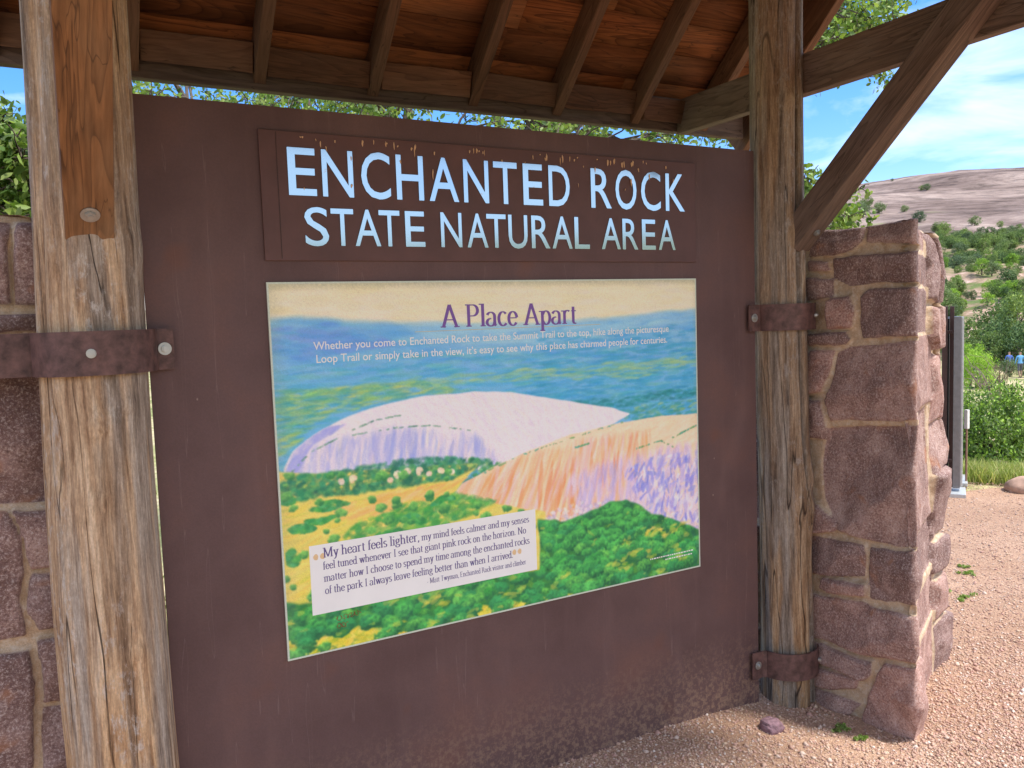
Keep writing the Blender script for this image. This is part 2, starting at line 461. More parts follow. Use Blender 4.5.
# ------------------------------------------------------------------ terrain and ground
PROF_R = np.array([0, 7.9, 8.6, 10, 14, 25, 45, 52, 66, 90, 115, 140, 180, 225, 300, 400, 520, 640, 900, 1500, 4000])
PROF_Z = np.array([0, 0, -.05, -.35, -1.0, -1.6, -2.5, -3.2, -3.7, -0.6, 3.0, 6.2, 10.8, 17.0, 31.0, 54.0, 75.0, 80.0, 52.0, 10.0, 0.0])
def az_of(x, y): return np.degrees(np.arctan2(x-CAM[0], y-CAM[1]))
def terr(x, y, fine=True):
    x, y = np.asarray(x, float), np.asarray(y, float)
    r = np.hypot(x-CAM[0], y-CAM[1]); a = az_of(x, y)
    z = np.interp(r, PROF_R, PROF_Z)
    dome = sstep(36, 48, a)*(1-0.75*sstep(72, 110, a))
    zl = np.interp(r, [0, 8, 14, 30, 80, 200, 400, 900, 4000], [0, 0, -.6, -1.2, -2, 2, 9, 16, 10])
    back = sstep(95, 120, np.abs(((a-160+180) % 360)-180)*-1+180)
    zl = zl + back*11.0*sstep(20, 50, r)  # unseen bank added behind the viewer for the sign lettering to reflect
    z = zl*(1-dome)+z*dome
    # the summit falls off gently to both sides
    far = sstep(230, 520, r)
    z = z*(1-far*dome*(0.0045*np.clip(56.0-a, 0, 40)**1.5 + 0.010*np.clip(a-57.5, 0, 40)**1.25))
    if fine:
        P = np.stack([x, y, x*0], -1)
        z = z + sstep(8.5, 20, r)*fbm(P/9.0, 3, 4)*0.35 + sstep(70, 130, r)*(1-sstep(235, 300, r))*fbm(P/22.0, 5, 4)*2.4
        st = fbm(P/14.0, 12, 3)
        z = z + sstep(70, 100, r)*(1-sstep(150, 190, r))*np.abs(((st*3) % 1)-0.5)*1.5
        z = z + sstep(230, 330, r)*fbm(P/70.0, 8, 5)*4.0
        z = z + (1-sstep(6, 9, r))*fbm(P*1.1, 21, 3)*0.010
        z = z - 0.050*np.exp(-((x-2.35)**2+(y+.22)**2)/.40**2)
    return z
rr_ = np.concatenate([np.linspace(0.02, 9, 60), np.geomspace(9.2, 4000, 330)])
azs = np.radians(np.concatenate([np.linspace(-134, 44, 90, endpoint=False), np.linspace(44, 66, 260, endpoint=False), np.linspace(66, 226, 70, endpoint=False)]))
RR, AA = np.meshgrid(rr_, azs, indexing='ij')
TX, TY = CAM[0]+RR*np.sin(AA), CAM[1]+RR*np.cos(AA)
TZ = terr(TX, TY)
n_r, n_a = RR.shape
i = np.arange(n_r-1)[:, None]*n_a; j = np.arange(n_a)[None]; k = (j+1) % n_a
TF = np.stack([i+j, i+k, i+n_a+k, i+n_a+j], -1).reshape(-1, 4)[:, ::-1]
rock = sstep(215, 250, RR+12*fbm(np.stack([TX/25, TY/25, TX*0], -1), 31, 3)*2)*sstep(38, 46, np.degrees(AA))*(1-sstep(100, 130, np.degrees(AA)))
b = NB('terrain_cover')
v = b.coord('Object'); rk = b.attr('rock'); nr = b.attr('near')
gr = b.ramp(b.noise(v, 0.5, 6, 0.7), [(0.36, (0.14, 0.18, 0.05)), (0.47, (0.34, 0.33, 0.14)), (0.60, (0.56, 0.46, 0.27)), (0.72, (0.44, 0.41, 0.18))])
gr = b.mix(0.5, gr, b.ramp(b.noise(v, 9, 4, 0.7), [(0.3, 0.5), (0.7, 1.4)]), 'MULTIPLY')
lg = b.ramp(b.noise(b.coord('Object', (1, 1, 3.5)), 0.16, 7, 0.7, 0.6), [(0.44, (0.14, 0.18, 0.06)), (0.50, (0.28, 0.21, 0.13)), (0.58, (0.44, 0.30, 0.23)), (0.66, (0.60, 0.47, 0.38)), (0.75, (0.42, 0.38, 0.20))])
ro = b.ramp(b.noise(b.coord('Object', (1, 1, 3.0)), 0.022, 8, 0.68, 0.8), [(0.36, (0.130, 0.092, 0.076)), (0.46, (0.215, 0.158, 0.132)), (0.56, (0.30, 0.228, 0.190)), (0.68, (0.40, 0.31, 0.26))])
ro = b.mix(0.85, ro, b.ramp(b.noise(b.coord('Object', (1, 1, 6.0)), 0.11, 5, 0.75), [(0.36, 0.45), (0.50, 1.0), (0.70, 1.3)]), 'MULTIPLY')
gp = b.ramp(b.noise(v, 0.03, 4, 0.6), [(0.58, 0.0), (0.63, 0.8)])
ro = b.mix(b.math('MULTIPLY', gp, b.attr('lowrock')), ro, (0.25, 0.25, 0.12))
c = b.mix(nr, lg, gr); c = b.mix(rk, c, ro)
b.col(c); b.set(rough=0.95, spec=0.1); b.bump(b.noise(v, 0.6, 6, 0.7), 0.6, 0.6)
M_TERR = b.m
near = 1-sstep(62, 84, RR)
lowrock = (1-sstep(250, 330, RR))
ter = mesh_np('terrain', np.stack([TX, TY, TZ-0.012], -1).reshape(-1, 3), TF, M_TERR, smooth=True,
              attrs={'rock': rock.ravel(), 'near': near.ravel(), 'lowrock': lowrock.ravel()})
tag(ter, kind='structure')

# the trodden gravel: fan-shaped sheet in front and to the right, its far edge ragged
ga = np.radians(np.linspace(-134, 226, 400, endpoint=False))
gr_ = np.concatenate([[0.02], np.linspace(0.25, 1, 90)])
edge = np.interp(np.degrees(ga), [-134, -60, -20, 0, 30, 42, 50, 56, 60, 66, 90, 150, 226], [9, 6, 2.6, 2.50, 2.9, 3.55, 4.6, 7.4, 8.0, 8.2, 9, 10, 9])
edge = edge + 0.10*fbm(np.stack([ga*14, ga*0, ga*0], -1), 4, 3)
GR, GA = np.meshgrid(gr_, ga, indexing='ij'); GD = GR*edge[None, :]
GX, GY = CAM[0]+GD*np.sin(GA), CAM[1]+GD*np.cos(GA)
GZ = terr(GX, GY)+0.006+0.012*fbm(np.stack([GX*3, GY*3, GX*0], -1), 9, 3)-0.03*sstep(0.985, 1.0, GR)
n_r, n_a = GX.shape
i = np.arange(n_r-1)[:, None]*n_a; j = np.arange(n_a)[None]; k = (j+1) % n_a
GF = np.stack([i+j, i+k, i+n_a+k, i+n_a+j], -1).reshape(-1, 4)[:, ::-1]
tag(mesh_np('gravel_path', np.stack([GX, GY, GZ], -1).reshape(-1, 3), GF, M_GRAV, smooth=True), kind='structure')
def ground_z(x, y):
    return float(terr(x, y))+0.006+0.012*float(fbm(np.array([x*3, y*3, 0.0]), 9, 3))

# loose pebbles lying on the path
def pebbles(n, samp, size, seed):
    g = np.random.default_rng(seed)
    P = samp(g, n)
    base = np.array([[1, 0, 0], [-1, 0, 0], [0, 1, 0], [0, -1, 0], [0, 0, 1], [0, 0, -1]], float)
    f = np.array([[0, 2, 4], [2, 1, 4], [1, 3, 4], [3, 0, 4], [2, 0, 5], [1, 2, 5], [3, 1, 5], [0, 3, 5]])
    s = size*np.exp(g.normal(0, 0.36, n))
    V = base[None]*(1+g.uniform(-.3, .3, (n, 6, 1)))
    V = V*np.stack([np.ones(n), g.uniform(.6, 1, n), g.uniform(.45, .8, n)], -1)[:, None]*s[:, None, None]
    a = g.uniform(0, 6.28, n); c_, s_ = np.cos(a)[:, None], np.sin(a)[:, None]
    x_, y_ = V[..., 0]*c_-V[..., 1]*s_, V[..., 0]*s_+V[..., 1]*c_
    V = np.stack([x_, y_, V[..., 2]+s[:, None]*0.22], -1)
    z = terr(P[:, 0], P[:, 1])+0.006+0.012*fbm(np.stack([P[:, 0]*3, P[:, 1]*3, P[:, 0]*0], -1), 9, 3)
    V = V+np.c_[P, z][:, None]
    F = (f[None]+(np.arange(n)*6)[:, None, None]).reshape(-1, 3)
    pal = np.array([[.54, .36, .27], [.47, .29, .22], [.62, .47, .38], [.36, .22, .17], [.70, .60, .52], [.50, .30, .24], [.57, .41, .29]])
    cidx = g.choice(len(pal), n, p=[.34, .22, .14, .05, .02, .09, .14])
    C_ = np.repeat(pal[cidx]*g.uniform(.85, 1.12, (n, 1)), 6, 0)
    return V.reshape(-1, 3), F, C_
def s_near(g, n):
    # triangular wedge seen under the sign and round the wall
    px = g.uniform(540, 1030, n); py = 640+150*g.uniform(0, 1, n)
    p = on(px, py, 2, 0.0)[:, :2]
    return p
def s_mid(g, n):
    px = g.uniform(900, 1030, n); py = 468+300*g.uniform(0, 1, n)**1.3
    return on(px, py, 2, 0.0)[:, :2]
def s_wide(g, n):
    return np.c_[g.uniform(-1.5, 6, n), g.uniform(-2.5, 2.0, n)]
parts = [pebbles(20000, s_near, 0.0044, 1), pebbles(12000, s_mid, 0.0046, 2), pebbles(6000, s_wide, 0.0055, 3)]
V, F = merge([(p[0], p[1]) for p in parts])
M_PEB = m_attrcol('pebble', rough=0.9)
o = mesh_np('loose_gravel', V, F, M_PEB, attrs={'col': np.concatenate([p[2] for p in parts])})
tag(o, 'loose pinkish granite gravel scattered over the trodden path', kind='stuff')
o['category'] = 'gravel'

# ------------------------------------------------------------------ stone walls
def poly_sd(S, Z, poly):
    """signed distance, positive inside"""
    P = np.asarray(poly, float); n = len(P)
    d = np.full(S.shape, 1e9); ins = np.zeros(S.shape, bool)
    for a in range(n):
        x0, y0 = P[a]; x1, y1 = P[(a+1) % n]
        ex, ey = x1-x0, y1-y0; L = ex*ex+ey*ey+1e-12
        t = np.clip(((S-x0)*ex+(Z-y0)*ey)/L, 0, 1)
        d = np.minimum(d, np.hypot(S-x0-t*ex, Z-y0-t*ey))
        cr = ((y0 > Z) != (y1 > Z)) & (S < (x1-x0)*(Z-y0)/(y1-y0+1e-12)+x0)
        ins ^= cr
    return np.where(ins, d, -d)
def stone_wall(name, path, height, stones, label, parent_loc, seed, tone_max=1.0, res=0.0075, batter=0.0, ctr=None, topvar=0.02):
    P = np.array(path, float); n = len(P)
    seg = np.linalg.norm(np.roll(P, -1, 0)-P, axis=1); cum = np.r_[0, np.cumsum(seg)]; per = cum[-1]
    ns = int(per/res); s = np.arange(ns)/ns*per
    nz = int(height/res); z = np.linspace(-0.14, height, nz)
    idx = np.clip(np.searchsorted(cum, s, 'right')-1, 0, n-1)
    tt = (s-cum[idx])/seg[idx]
    XY = P[idx]*(1-tt)[:, None]+P[(idx+1) % n]*tt[:, None]
    D = (np.roll(P, -1, 0)-P)/seg[:, None]; N = np.c_[D[:, 1], -D[:, 0]]
    Ns = N[idx]
    w = int(0.018/res)
    Nn = sum(np.roll(Ns, q, 0) for q in range(-w, w+1)); Nn /= np.linalg.norm(Nn, axis=1)[:, None]
    XY = sum(np.roll(XY, q, 0) for q in range(-2, 3))/5
    S, Z = np.meshgrid(s, z, indexing='xy')      # nz, ns
    pos3 = np.stack([np.broadcast_to(XY[:, 0], S.shape), np.broadcast_to(XY[:, 1], S.shape), Z], -1)
    wS = S+0.012*fbm(pos3*11, seed, 3); wZ = Z+0.010*fbm(pos3*11+50, seed+1, 3)
    best = np.full(S.shape, -1.0); sid = np.zeros(S.shape, int)
    for q, poly in enumerate(stones):
        pl = np.array(poly)
        for off in (0, per, -per):
            if pl[:, 0].min()+off > per+0.05 or pl[:, 0].max()+off < -0.05: continue
            d = poly_sd(wS, wZ, pl+[off, 0]); m = d > best
            best = np.where(m, d, best); sid = np.where(m, q, sid)
    g = np.random.default_rng(seed)
    m_q = len(stones)
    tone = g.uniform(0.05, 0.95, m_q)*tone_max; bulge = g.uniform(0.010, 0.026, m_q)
    tiltS, tiltZ = g.uniform(-.09, .09, m_q), g.uniform(-.06, .06, m_q)
    cen = np.array([np.mean(np.array(p_), 0) for p_ in stones])
    ds = S-cen[sid, 0]; ds = np.where(ds > per/2, ds-per, np.where(ds < -per/2, ds+per, ds))
    inner = sstep(-0.005, 0.004, best)
    facet = np.abs(fbm(pos3*6.5+sid[..., None]*3.1, seed+7, 3))+0.22*np.abs(fbm(pos3*19+sid[..., None]*1.7, seed+8, 3))
    # quarry-split facets: the lowest of a few tilted planes on every stone
    dz_ = Z-cen[sid, 1]; K_ = 6
    cc, gS, gZ = g.uniform(0.0, 0.022, (m_q, K_)), g.uniform(-.30, .30, (m_q, K_)), g.uniform(-.30, .30, (m_q, K_))
    cut = np.min(np.stack([cc[sid, q]+gS[sid, q]*(ds+.015*fbm(pos3*9, seed+11, 2))+gZ[sid, q]*(dz_+.015*fbm(pos3*9+7, seed+12, 2)) for q in range(K_)]), 0)
    facet = facet*0.45-np.clip(cut, -0.045, 0.02)/0.024*0.8
    H = -0.017+inner*(bulge[sid]+0.021+tiltS[sid]*np.clip(ds, -.2, .2)+tiltZ[sid]*(Z-cen[sid, 1])-0.024*facet+0.0035*fbm(pos3*34, seed+3, 3))
    H = H+(1-inner)*0.004*fbm(pos3*25, seed+4, 3)
    endf = np.clip(-Nn[None, :, 1], 0, 1)
    H = H-batter*Z*endf
    # broken arrises along the top
    topd = 0.03*sstep(height-0.05, height, Z)*(0.4+0.6*(fbm(pos3*8, seed+5, 2)+1)/2)
    H = H-topd
    X = pos3[..., 0]+Nn[None, :, 0]*H; Y = pos3[..., 1]+Nn[None, :, 1]*H
    zz = Z+topvar*fbm(pos3*np.array([3.5, 3.5, 0.0]), seed+6, 3)*sstep(height-0.25, height, Z)
    V = np.stack([X, Y, zz], -1).reshape(-1, 3)
    i = np.arange(nz-1)[:, None]*ns; j = np.arange(ns)[None]; k = (j+1) % ns
    F = np.stack([i+j, i+k, i+ns+k, i+ns+j], -1).reshape(-1, 4)
    mort = 1-inner; tn = tone[sid]
    # top rings towards the centre
    c0 = np.array([P[:, 0].mean(), P[:, 1].mean()]) if ctr is None else np.array(ctr)
    lastV = V[-ns:]; rows = [V]; fr = [F]; base = (nz-1)*ns; cnt = nz*ns
    mo = [mort.ravel()]; to = [tn.ravel()]
    for q, f in enumerate((0.04, 0.12, 0.25, 0.42, 0.62, 0.85, 0.995)):
        R_ = lastV.copy(); R_[:, :2] = lastV[:, :2]*(1-f)+c0*f
        R_[:, 2] = lastV[:, 2].mean()*min(1, f*3)+lastV[:, 2]*(1-min(1, f*3))+0.010+0.014*fbm(R_*np.array([7, 7, 0]), seed+9, 3)
        rows.append(R_); j = np.arange(ns); k = (j+1) % ns
        fr.append(np.stack([base+j, base+k, cnt+k, cnt+j], -1)); base = cnt; cnt += ns
        mo.append(mort[-1]*0.4); to.append(tn[-1])
    V = np.concatenate(rows); F = np.concatenate(fr)
    e = empty(name, parent_loc, label, 'stone wall')
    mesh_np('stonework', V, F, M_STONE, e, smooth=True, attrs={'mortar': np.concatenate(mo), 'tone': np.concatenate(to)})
    return e
def fill_rows(s0, s1, height, seed, rows=None, gap=0.018):
    g = np.random.default_rng(seed); out = []
    z = -0.05
    while z < height-0.02:
        h = g.uniform(0.13, 0.30); h = min(h, height-z) if height-z-h > 0.09 else height-z
        s = s0
        while s < s1-0.02:
            w = g.uniform(0.16, 0.42); w = w if s1-s-w > 0.1 else s1-s
            jj = lambda: g.uniform(-.012, .012)
            out.append([(s+gap/2, z+gap/2+jj()), (s+w-gap/2, z+gap/2+jj()), (s+w-gap/2+jj(), z+h-gap/2+jj()), (s+gap/2+jj(), z+h-gap/2+jj())])
            s += w
        z += h
    return out
# right wall: left face stones outlined on the plane X = 2.39
WX = 2.39
RW_PATH = [(2.39, 0.50), (2.39, -0.525), (3.12, -0.150), (3.12, 0.50)]
def rw(pts, ext=None):
    out = []
    for x, y in pts:
        p = on(x, y, 0, WX); out.append([0.50-p[1], p[2]])
    if ext:      # stones that turn the corner: (right s at top, right s at bottom)
        out = out[:ext[0]]+[[ext[1], out[ext[0]-1][1]], [ext[2], out[ext[0]][1]]]+out[ext[0]:]
    return out
CS = 1.025
rwall = [
    rw([(808, 228), (860, 224), (861, 240), (852, 249), (808, 258)]),
    rw([(862, 222), (916, 216), (917, 243), (864, 241)], (2, CS+0.63, CS+0.58)),
    rw([(808, 261), (828, 260), (830, 270), (808, 272)]),
    rw([(832, 256), (915, 250), (914, 282), (880, 283), (848, 286), (831, 277)], (2, CS+0.68, CS+0.63)),
    rw([(808, 278), (832, 278), (833, 297), (808, 300)]),
    rw([(829, 300), (850, 297), (854, 312), (852, 328), (829, 330)]),
    rw([(858, 297), (869, 289), (912, 287), (912, 337), (862, 338), (858, 320)], (3, CS+0.59, CS+0.60)),
    rw([(808, 334), (846, 332), (850, 340), (845, 345), (808, 346)]),
    rw([(808, 352), (834, 350), (829, 370), (822, 392), (808, 395)]),
    rw([(836, 352), (850, 347), (917, 341), (918, 420), (829, 422), (826, 402)], (3, CS+0.71, CS+0.68)),
    rw([(808, 400), (821, 400), (825, 425), (826, 440), (808, 438)]),
    rw([(825, 430), (850, 428), (922, 425), (913, 548), (876, 542), (838, 532), (822, 500), (820, 460)], (3, CS+0.55, CS+0.58)),
    rw([(808, 500), (820, 508), (840, 528), (832, 532), (808, 534)]),
    rw([(808, 536), (862, 546), (865, 556), (864, 577), (840, 577), (808, 572)]),
    rw([(868, 547), (918, 552), (918, 608), (890, 602), (868, 599), (868, 575)], (2, CS+0.67, CS+0.63)),
    rw([(822, 577), (866, 586), (866, 598), (830, 593), (821, 587)]),
    rw([(808, 592), (826, 597), (858, 603), (919, 619), (920, 665), (866, 655), (824, 640), (808, 638)], (4, CS+0.63, CS+0.65)),
    rw([(808, 642), (825, 645), (872, 663), (873, 675), (866, 680), (820, 662), (808, 658)]),
    rw([(808, 662), (820, 667), (858, 679), (857, 688), (832, 690), (808, 682)]),
    rw([(808, 686), (834, 694), (860, 704), (850, 716), (808, 704)]),
    rw([(884, 664), (918, 670), (918, 760), (860, 722), (866, 700)], (2, CS+0.59, CS+0.60)),
]
# the end face: courses that go on from the corner stones
rwall += fill_rows(CS+0.60, 3.22, 1.84, 5)
rwall += fill_rows(-0.02, 0.28, 1.84, 6)
o = stone_wall('stone_wall', RW_PATH, 1.84, rwall, 'pinkish granite block wall with tan mortar on the right of the sign', (2.8, 0.1, 0), 11, batter=0.030)
# left wall, behind the left post
LY = 0.10
LW_PATH = [(-1.5, 0.62), (-1.5, LY), (-0.205, LY), (-0.205, 0.62)]
def lw(pts, lo=None):
    out = []
    for x, y in pts:
        p = on(x, y, 1, LY); out.append([0.52+p[0]+1.5, p[2]])
    return out
lwall = [
    lw([(-40, 222), (8, 224), (7, 262), (10, 303), (-40, 306)]),
    lw([(13, 224), (50, 222), (52, 304), (14, 304)]),
    lw([(-40, 316), (50, 312), (52, 331), (-40, 336)]),
    lw([(-60, 342), (52, 338), (56, 500), (4, 506), (-60, 500)]),
    lw([(-60, 508), (8, 514), (20, 540), (24, 570), (20, 600), (28, 636), (-60, 650)]),
    lw([(12, 512), (66, 506), (68, 566), (30, 568), (24, 545)]),
    lw([(30, 574), (70, 570), (72, 628), (38, 630), (26, 610)]),
    lw([(-60, 660), (30, 650), (34, 700), (30, 800), (-60, 800)]),
    lw([(38, 640), (74, 636), (76, 700), (42, 704)]),
    lw([(42, 710), (78, 706), (80, 800), (40, 800)]),
]
lwall += fill_rows(1.83, 4.0, 1.84, 8) + fill_rows(0, 1.4, 1.84, 9)
o = stone_wall('stone_wall', LW_PATH, 1.84, lwall, 'shaded granite block wall behind the left log post', (-0.8, 0.3, 0), 23, tone_max=0.35)  # low tone range puts the wall's shade into the stone colour

# ------------------------------------------------------------------ the timber shelter
shel = empty('timber_shelter', (1.09, 0, 0), 'open timber shelter of log posts, braces and plank roof over the park sign', 'shelter')
def log_post(X, Y, r, z0, z1, mat, seed, grooves=(), knots=(), lean=0.0, flare=0.0, taper=0.0):
    ns, nz = 128, 260
    th = np.linspace(0, 2*np.pi, ns, endpoint=False); z = np.linspace(z0, z1, nz)
    T, Z = np.meshgrid(th, z)
    cyl = np.stack([np.cos(T), np.sin(T), Z*0.55], -1)
    rad = r*(1+0.045*fbm(cyl*1.3, seed, 3)+0.022*fbm(np.stack([np.cos(T)*5, np.sin(T)*5, Z*1.1], -1), seed+2, 3)
             + 0.010*fbm(np.stack([np.cos(T)*14, np.sin(T)*14, Z*1.4], -1), seed+3, 2))
    rad = rad + flare*np.clip(0.5-Z, 0, 1) + taper*np.clip(2.2-Z, 0, 1.3)
    for (a, w, d, za, zb) in grooves:
        a_ = R(a)+0.12*np.sin(Z*1.7+seed); dd = np.angle(np.exp(1j*(T-a_)))
        rad = rad-d*np.exp(-(dd/w)**2)*sstep(za, za+.3, Z)*(1-sstep(zb-.3, zb, Z))
    for (a, kz, kr, kh) in knots:
        dd = np.angle(np.exp(1j*(T-R(a))))*r; q = (dd**2+(Z-kz)**2)/kr**2
        rad = rad+kh*np.exp(-q)-kh*0.8*np.exp(-q*9)
    cx = X+0.012*np.sin(Z*1.9+seed)+lean*Z; cy = Y+0.010*np.cos(Z*1.5+seed)
    V = np.stack([cx+rad*np.cos(T), cy+rad*np.sin(T), Z], -1).reshape(-1, 3)
    i = np.arange(nz-1)[:, None]*ns; j = np.arange(ns)[None]; k = (j+1) % ns
    F = [tuple(f) for f in np.stack([i+j, i+k, i+ns+k, i+ns+j], -1).reshape(-1, 4)]
    F.append(tuple(range((nz-1)*ns, nz*ns)))
    return mesh_np('log_post', V, F, mat, shel, smooth=True)
pl = log_post(-0.121, 0.0, 0.1185, -0.15, 3.15, M_LOG_L, 3, grooves=[(-75, .10, .010, 0.2, 3.3), (-120, .14, .008, -.2, 2.2), (-150, .12, .012, 1.1, 3.4)],
              knots=[(-88, 1.33, .028, .010), (-60, 1.37, .018, .007), (-95, 1.14, .02, .006), (-30, 1.75, .05, .010), (-70, 0.75, .02, .008)], flare=0.006, taper=0.0080)
pr_ = log_post(2.300, 0.0, 0.098, -0.15, 3.15, M_LOG_R, 8, grooves=[(-78, .12, .030, -0.5, 3.4), (-130, .12, .007, -.3, 1.5)],
               knots=[(-72, 1.83, .045, .022), (-112, 2.33, .03, .010), (-60, 0.82, .12, .020), (-115, 1.2, .02, .006)], lean=-0.010, flare=0.012)
tag(pr_, 'grey weathered log post with a deep split beside the stone wall')
tag(pl, 'thick tan streaked log post at the left of the sign')

YB, SL = 0.66, math.tan(R(43))
YR = -0.34                                                     # ridge
ZR = 2.39+(YB-YR)*SL
def zr(Y): return 2.39+(YB-Y)*SL if Y > YR else 2.39+(Y-(2*YR-YB))*SL
YF = 2*YR-YB
# eave beams along X
board('eave_beam', (-0.80, YB+0.022, 2.447), (2.755, YB+0.022, 2.447), 0.045, 0.15, M_BEAM, shel)
board('eave_beam', (-0.80, YF-0.022, 2.426), (2.755, YF-0.022, 2.426), 0.045, 0.15, M_BEAM, shel)
# cross beams along Y
board('cross_beam', (2.365, YB-0.002, 2.437), (2.365, YF+0.002, 2.437), 0.05, 0.15, M_BEAM, shel)
board('cross_beam', (-0.150, YB-0.002, 2.437), (-0.150, YF+0.002, 2.437), 0.05, 0.15, M_BEAM, shel)
board('ridge_beam', (-0.80, YR, ZR-0.045), (2.755, YR, ZR-0.045), 0.05, 0.15, M_BEAM, shel)
# braces at 43 degrees: lower edge through (Y=-0.136, z=1.802)
def brace(Xc, w, y0=-0.06, y1=-0.93, m=M_BRACE):
    h = 0.102; c_ = math.cos(R(43)); s_ = math.sin(R(43))
    lo0 = (y0, 1.802+(-0.136-y0)*SL)
    mid = lambda y: 1.802+(-0.136-y)*SL+h/2/c_
    return board('brace', (Xc, y0, mid(y0)), (Xc, y1, mid(y1)), w, h, m, shel, warp=0.0007)
br = brace(2.295, 0.088, m=M_BEAM)
bl = brace(-0.120, 0.105, y0=-0.050)
# rafters
rx = [-0.32, 0.066, 0.47, 0.885, 1.297, 1.692, 2.10, 2.50]
def rafter(X, w=0.042, h=0.10, name='rafter', m=M_RAFT, ext=0.035, off=0.0):
    c_ = math.cos(R(43))
    dz = h/2/c_+off
    board(name, (X, YB-0.003+ext, 2.39-ext*SL+dz), (X, YR+0.03, zr(YR+0.03)+dz), w, h, m, shel)
    board(name, (X, YF+0.003-ext, 2.39-ext*SL+dz), (X, YR-0.03, zr(YR+0.03)+dz), w, h, m, shel)
for X in rx: rafter(X)
rafter(2.80, 0.045, 0.14, 'barge_rafter', M_RAFT, 0.10, -0.035)
rafter(-0.84, 0.045, 0.14, 'barge_rafter', M_RAFT, 0.10, -0.035)
# blocking between rafters
for a, b_ in zip(rx[:-1], rx[1:]):
    board('blocking', (a+0.024, YB-0.030, 2.462+random.uniform(-.004, .006)), (b_-0.024, YB-0.030, 2.462+random.uniform(-.006, .004)), 0.03, 0.098, M_RAFT, shel, upv=(0, -0.35, 1), warp=0.004)
# plank deck above the rafters
def deck(sign):
    c_, s_ = math.cos(R(43)), math.sin(R(43))
    Ls = (YB+0.06-YR)/c_
    Vs, Fs, To = [], [], []; q = 0; d = 0.0; g = np.random.default_rng(5 if sign > 0 else 6)
    while d < Ls:
        w = 0.138; x = -0.86
        while x < 2.82:
            L = min(g.uniform(1.6, 3.2), 2.82-x)
            if 2.82-x-L < 0.4: L = 2.82-x
            t0 = g.uniform(-.0015, .0015)
            for (xx, dd, zz_) in [(x+.001, d, t0), (x+L-.001, d, t0), (x+L-.001, d+w-.004, t0), (x+.001, d+w-.004, t0), (x+.001, d, .02), (x+L-.001, d, .02), (x+L-.001, d+w-.004, .02), (x+.001, d+w-.004, .02)]:
                Vs.append((xx, dd, zz_))
            b0 = q*8
            Fs += [(b0, b0+3, b0+2, b0+1), (b0+4, b0+5, b0+6, b0+7), (b0, b0+1, b0+5, b0+4), (b0+1, b0+2, b0+6, b0+5), (b0+2, b0+3, b0+7, b0+6), (b0+3, b0, b0+4, b0+7)]
            To += [g.uniform(0, 1)]*8; q += 1; x += L
        d += w
    # local x = grain (world X), local y = up the slope, local z = outwards
    Y0 = YB+0.06 if sign > 0 else YF-0.06
    z0 = 2.39-0.06*SL+0.10/c_+0.003
    yv = Vector((0, -sign*c_, s_)); zv = Vector((0, sign*s_, c_)); xv = Vector((1, 0, 0))
    M = Matrix(((1, yv[0], zv[0], 0), (0, yv[1], zv[1], Y0), (0, yv[2], zv[2], z0), (0, 0, 0, 1)))
    mesh_np('roof_plank_deck', Vs, np.array(Fs), M_DECK, shel, M, attrs={'tone': To})
    bm = box_bm((-0.90, -0.01, 0.022), (2.86, Ls+0.03, 0.040))
    bm_obj('roofing', bm, M_ROOF, shel, M)
deck(1); deck(-1)

# steel straps round the posts, bolted to the panel on one side and to the wall on the other
def strap(post_x, post_y, rad, z0, z1, tab0, tab1, wall0, wall1, side):
    """profile polyline in plan from the panel tab round the front of the post"""
    th = 0.006
    pts = [(tab0, -0.0075), (tab1, -0.0075)]
    a0, a1 = (180, 360)
    arc = [(post_x+rad*math.cos(R(a)), post_y+rad*math.sin(R(a))) for a in np.linspace(188, 352, 40)]
    if side < 0: arc = arc[::-1]
    pts += arc + [(wall0, -0.004), (wall1, -0.004)]
    P = np.array(pts)
    D = np.gradient(P, axis=0); D /= np.linalg.norm(D, axis=1)[:, None]; N = np.c_[-D[:, 1], D[:, 0]]
    if side > 0: N = -N
    # outward normal must point to the viewer side (-Y) on the tab
    if N[0, 1] > 0: N = -N
    O = P+N*th
    bm = bmesh.new(); rings = []
    for p_, o_ in zip(P, O):
        rings.append([bm.verts.new((p_[0], p_[1], z0)), bm.verts.new((o_[0], o_[1], z0)), bm.verts.new((o_[0], o_[1], z1)), bm.verts.new((p_[0], p_[1], z1))])
    for a, c_ in zip(rings[:-1], rings[1:]):
        for q in range(4):
            bm.faces.new((a[q], a[(q+1) % 4], c_[(q+1) % 4], c_[q]))
    bm.faces.new(rings[0]); bm.faces.new(rings[-1][::-1])
    bmesh.ops.recalc_face_normals(bm, faces=bm.faces[:])
    return bm_obj('steel_strap', bm, M_BAND, shel)
def bolt(p, axis, parent, r=0.011, washer=0.017):
    axis = Vector(axis).normalized(); p = Vector(p)
    bm = cyl_bm(p+axis*0.0015, axis, washer, 0.003, 28, 0.0006)
    hexa = cyl_bm(p+axis*0.006, axis, r, 0.007, 6, 0.001)
    dome = cyl_bm(p+axis*0.010, axis, r*0.55, 0.004, 14, 0.001)
    bm_add(bm, hexa); bm_add(bm, dome)
    return bm_obj('bolt', bm, M_BOLT, parent)
s1 = strap(-0.122, 0.0, 0.137, 1.446, 1.552, 0.060, 0.002, -0.252, -0.62, -1)
bolt((0.0375, -0.0145, 1.500), (0, -1, 0), s1, 0.0095, 0.0165)
def onarc(px, py, rad, deg):
    return (px+rad*math.cos(R(deg)), py+rad*math.sin(R(deg))), (math.cos(R(deg)), math.sin(R(deg)), 0)
q, ax = onarc(-0.122, 0, 0.143, -96); bolt((q[0], q[1], 1.499), ax, s1, 0.011, 0.0112)
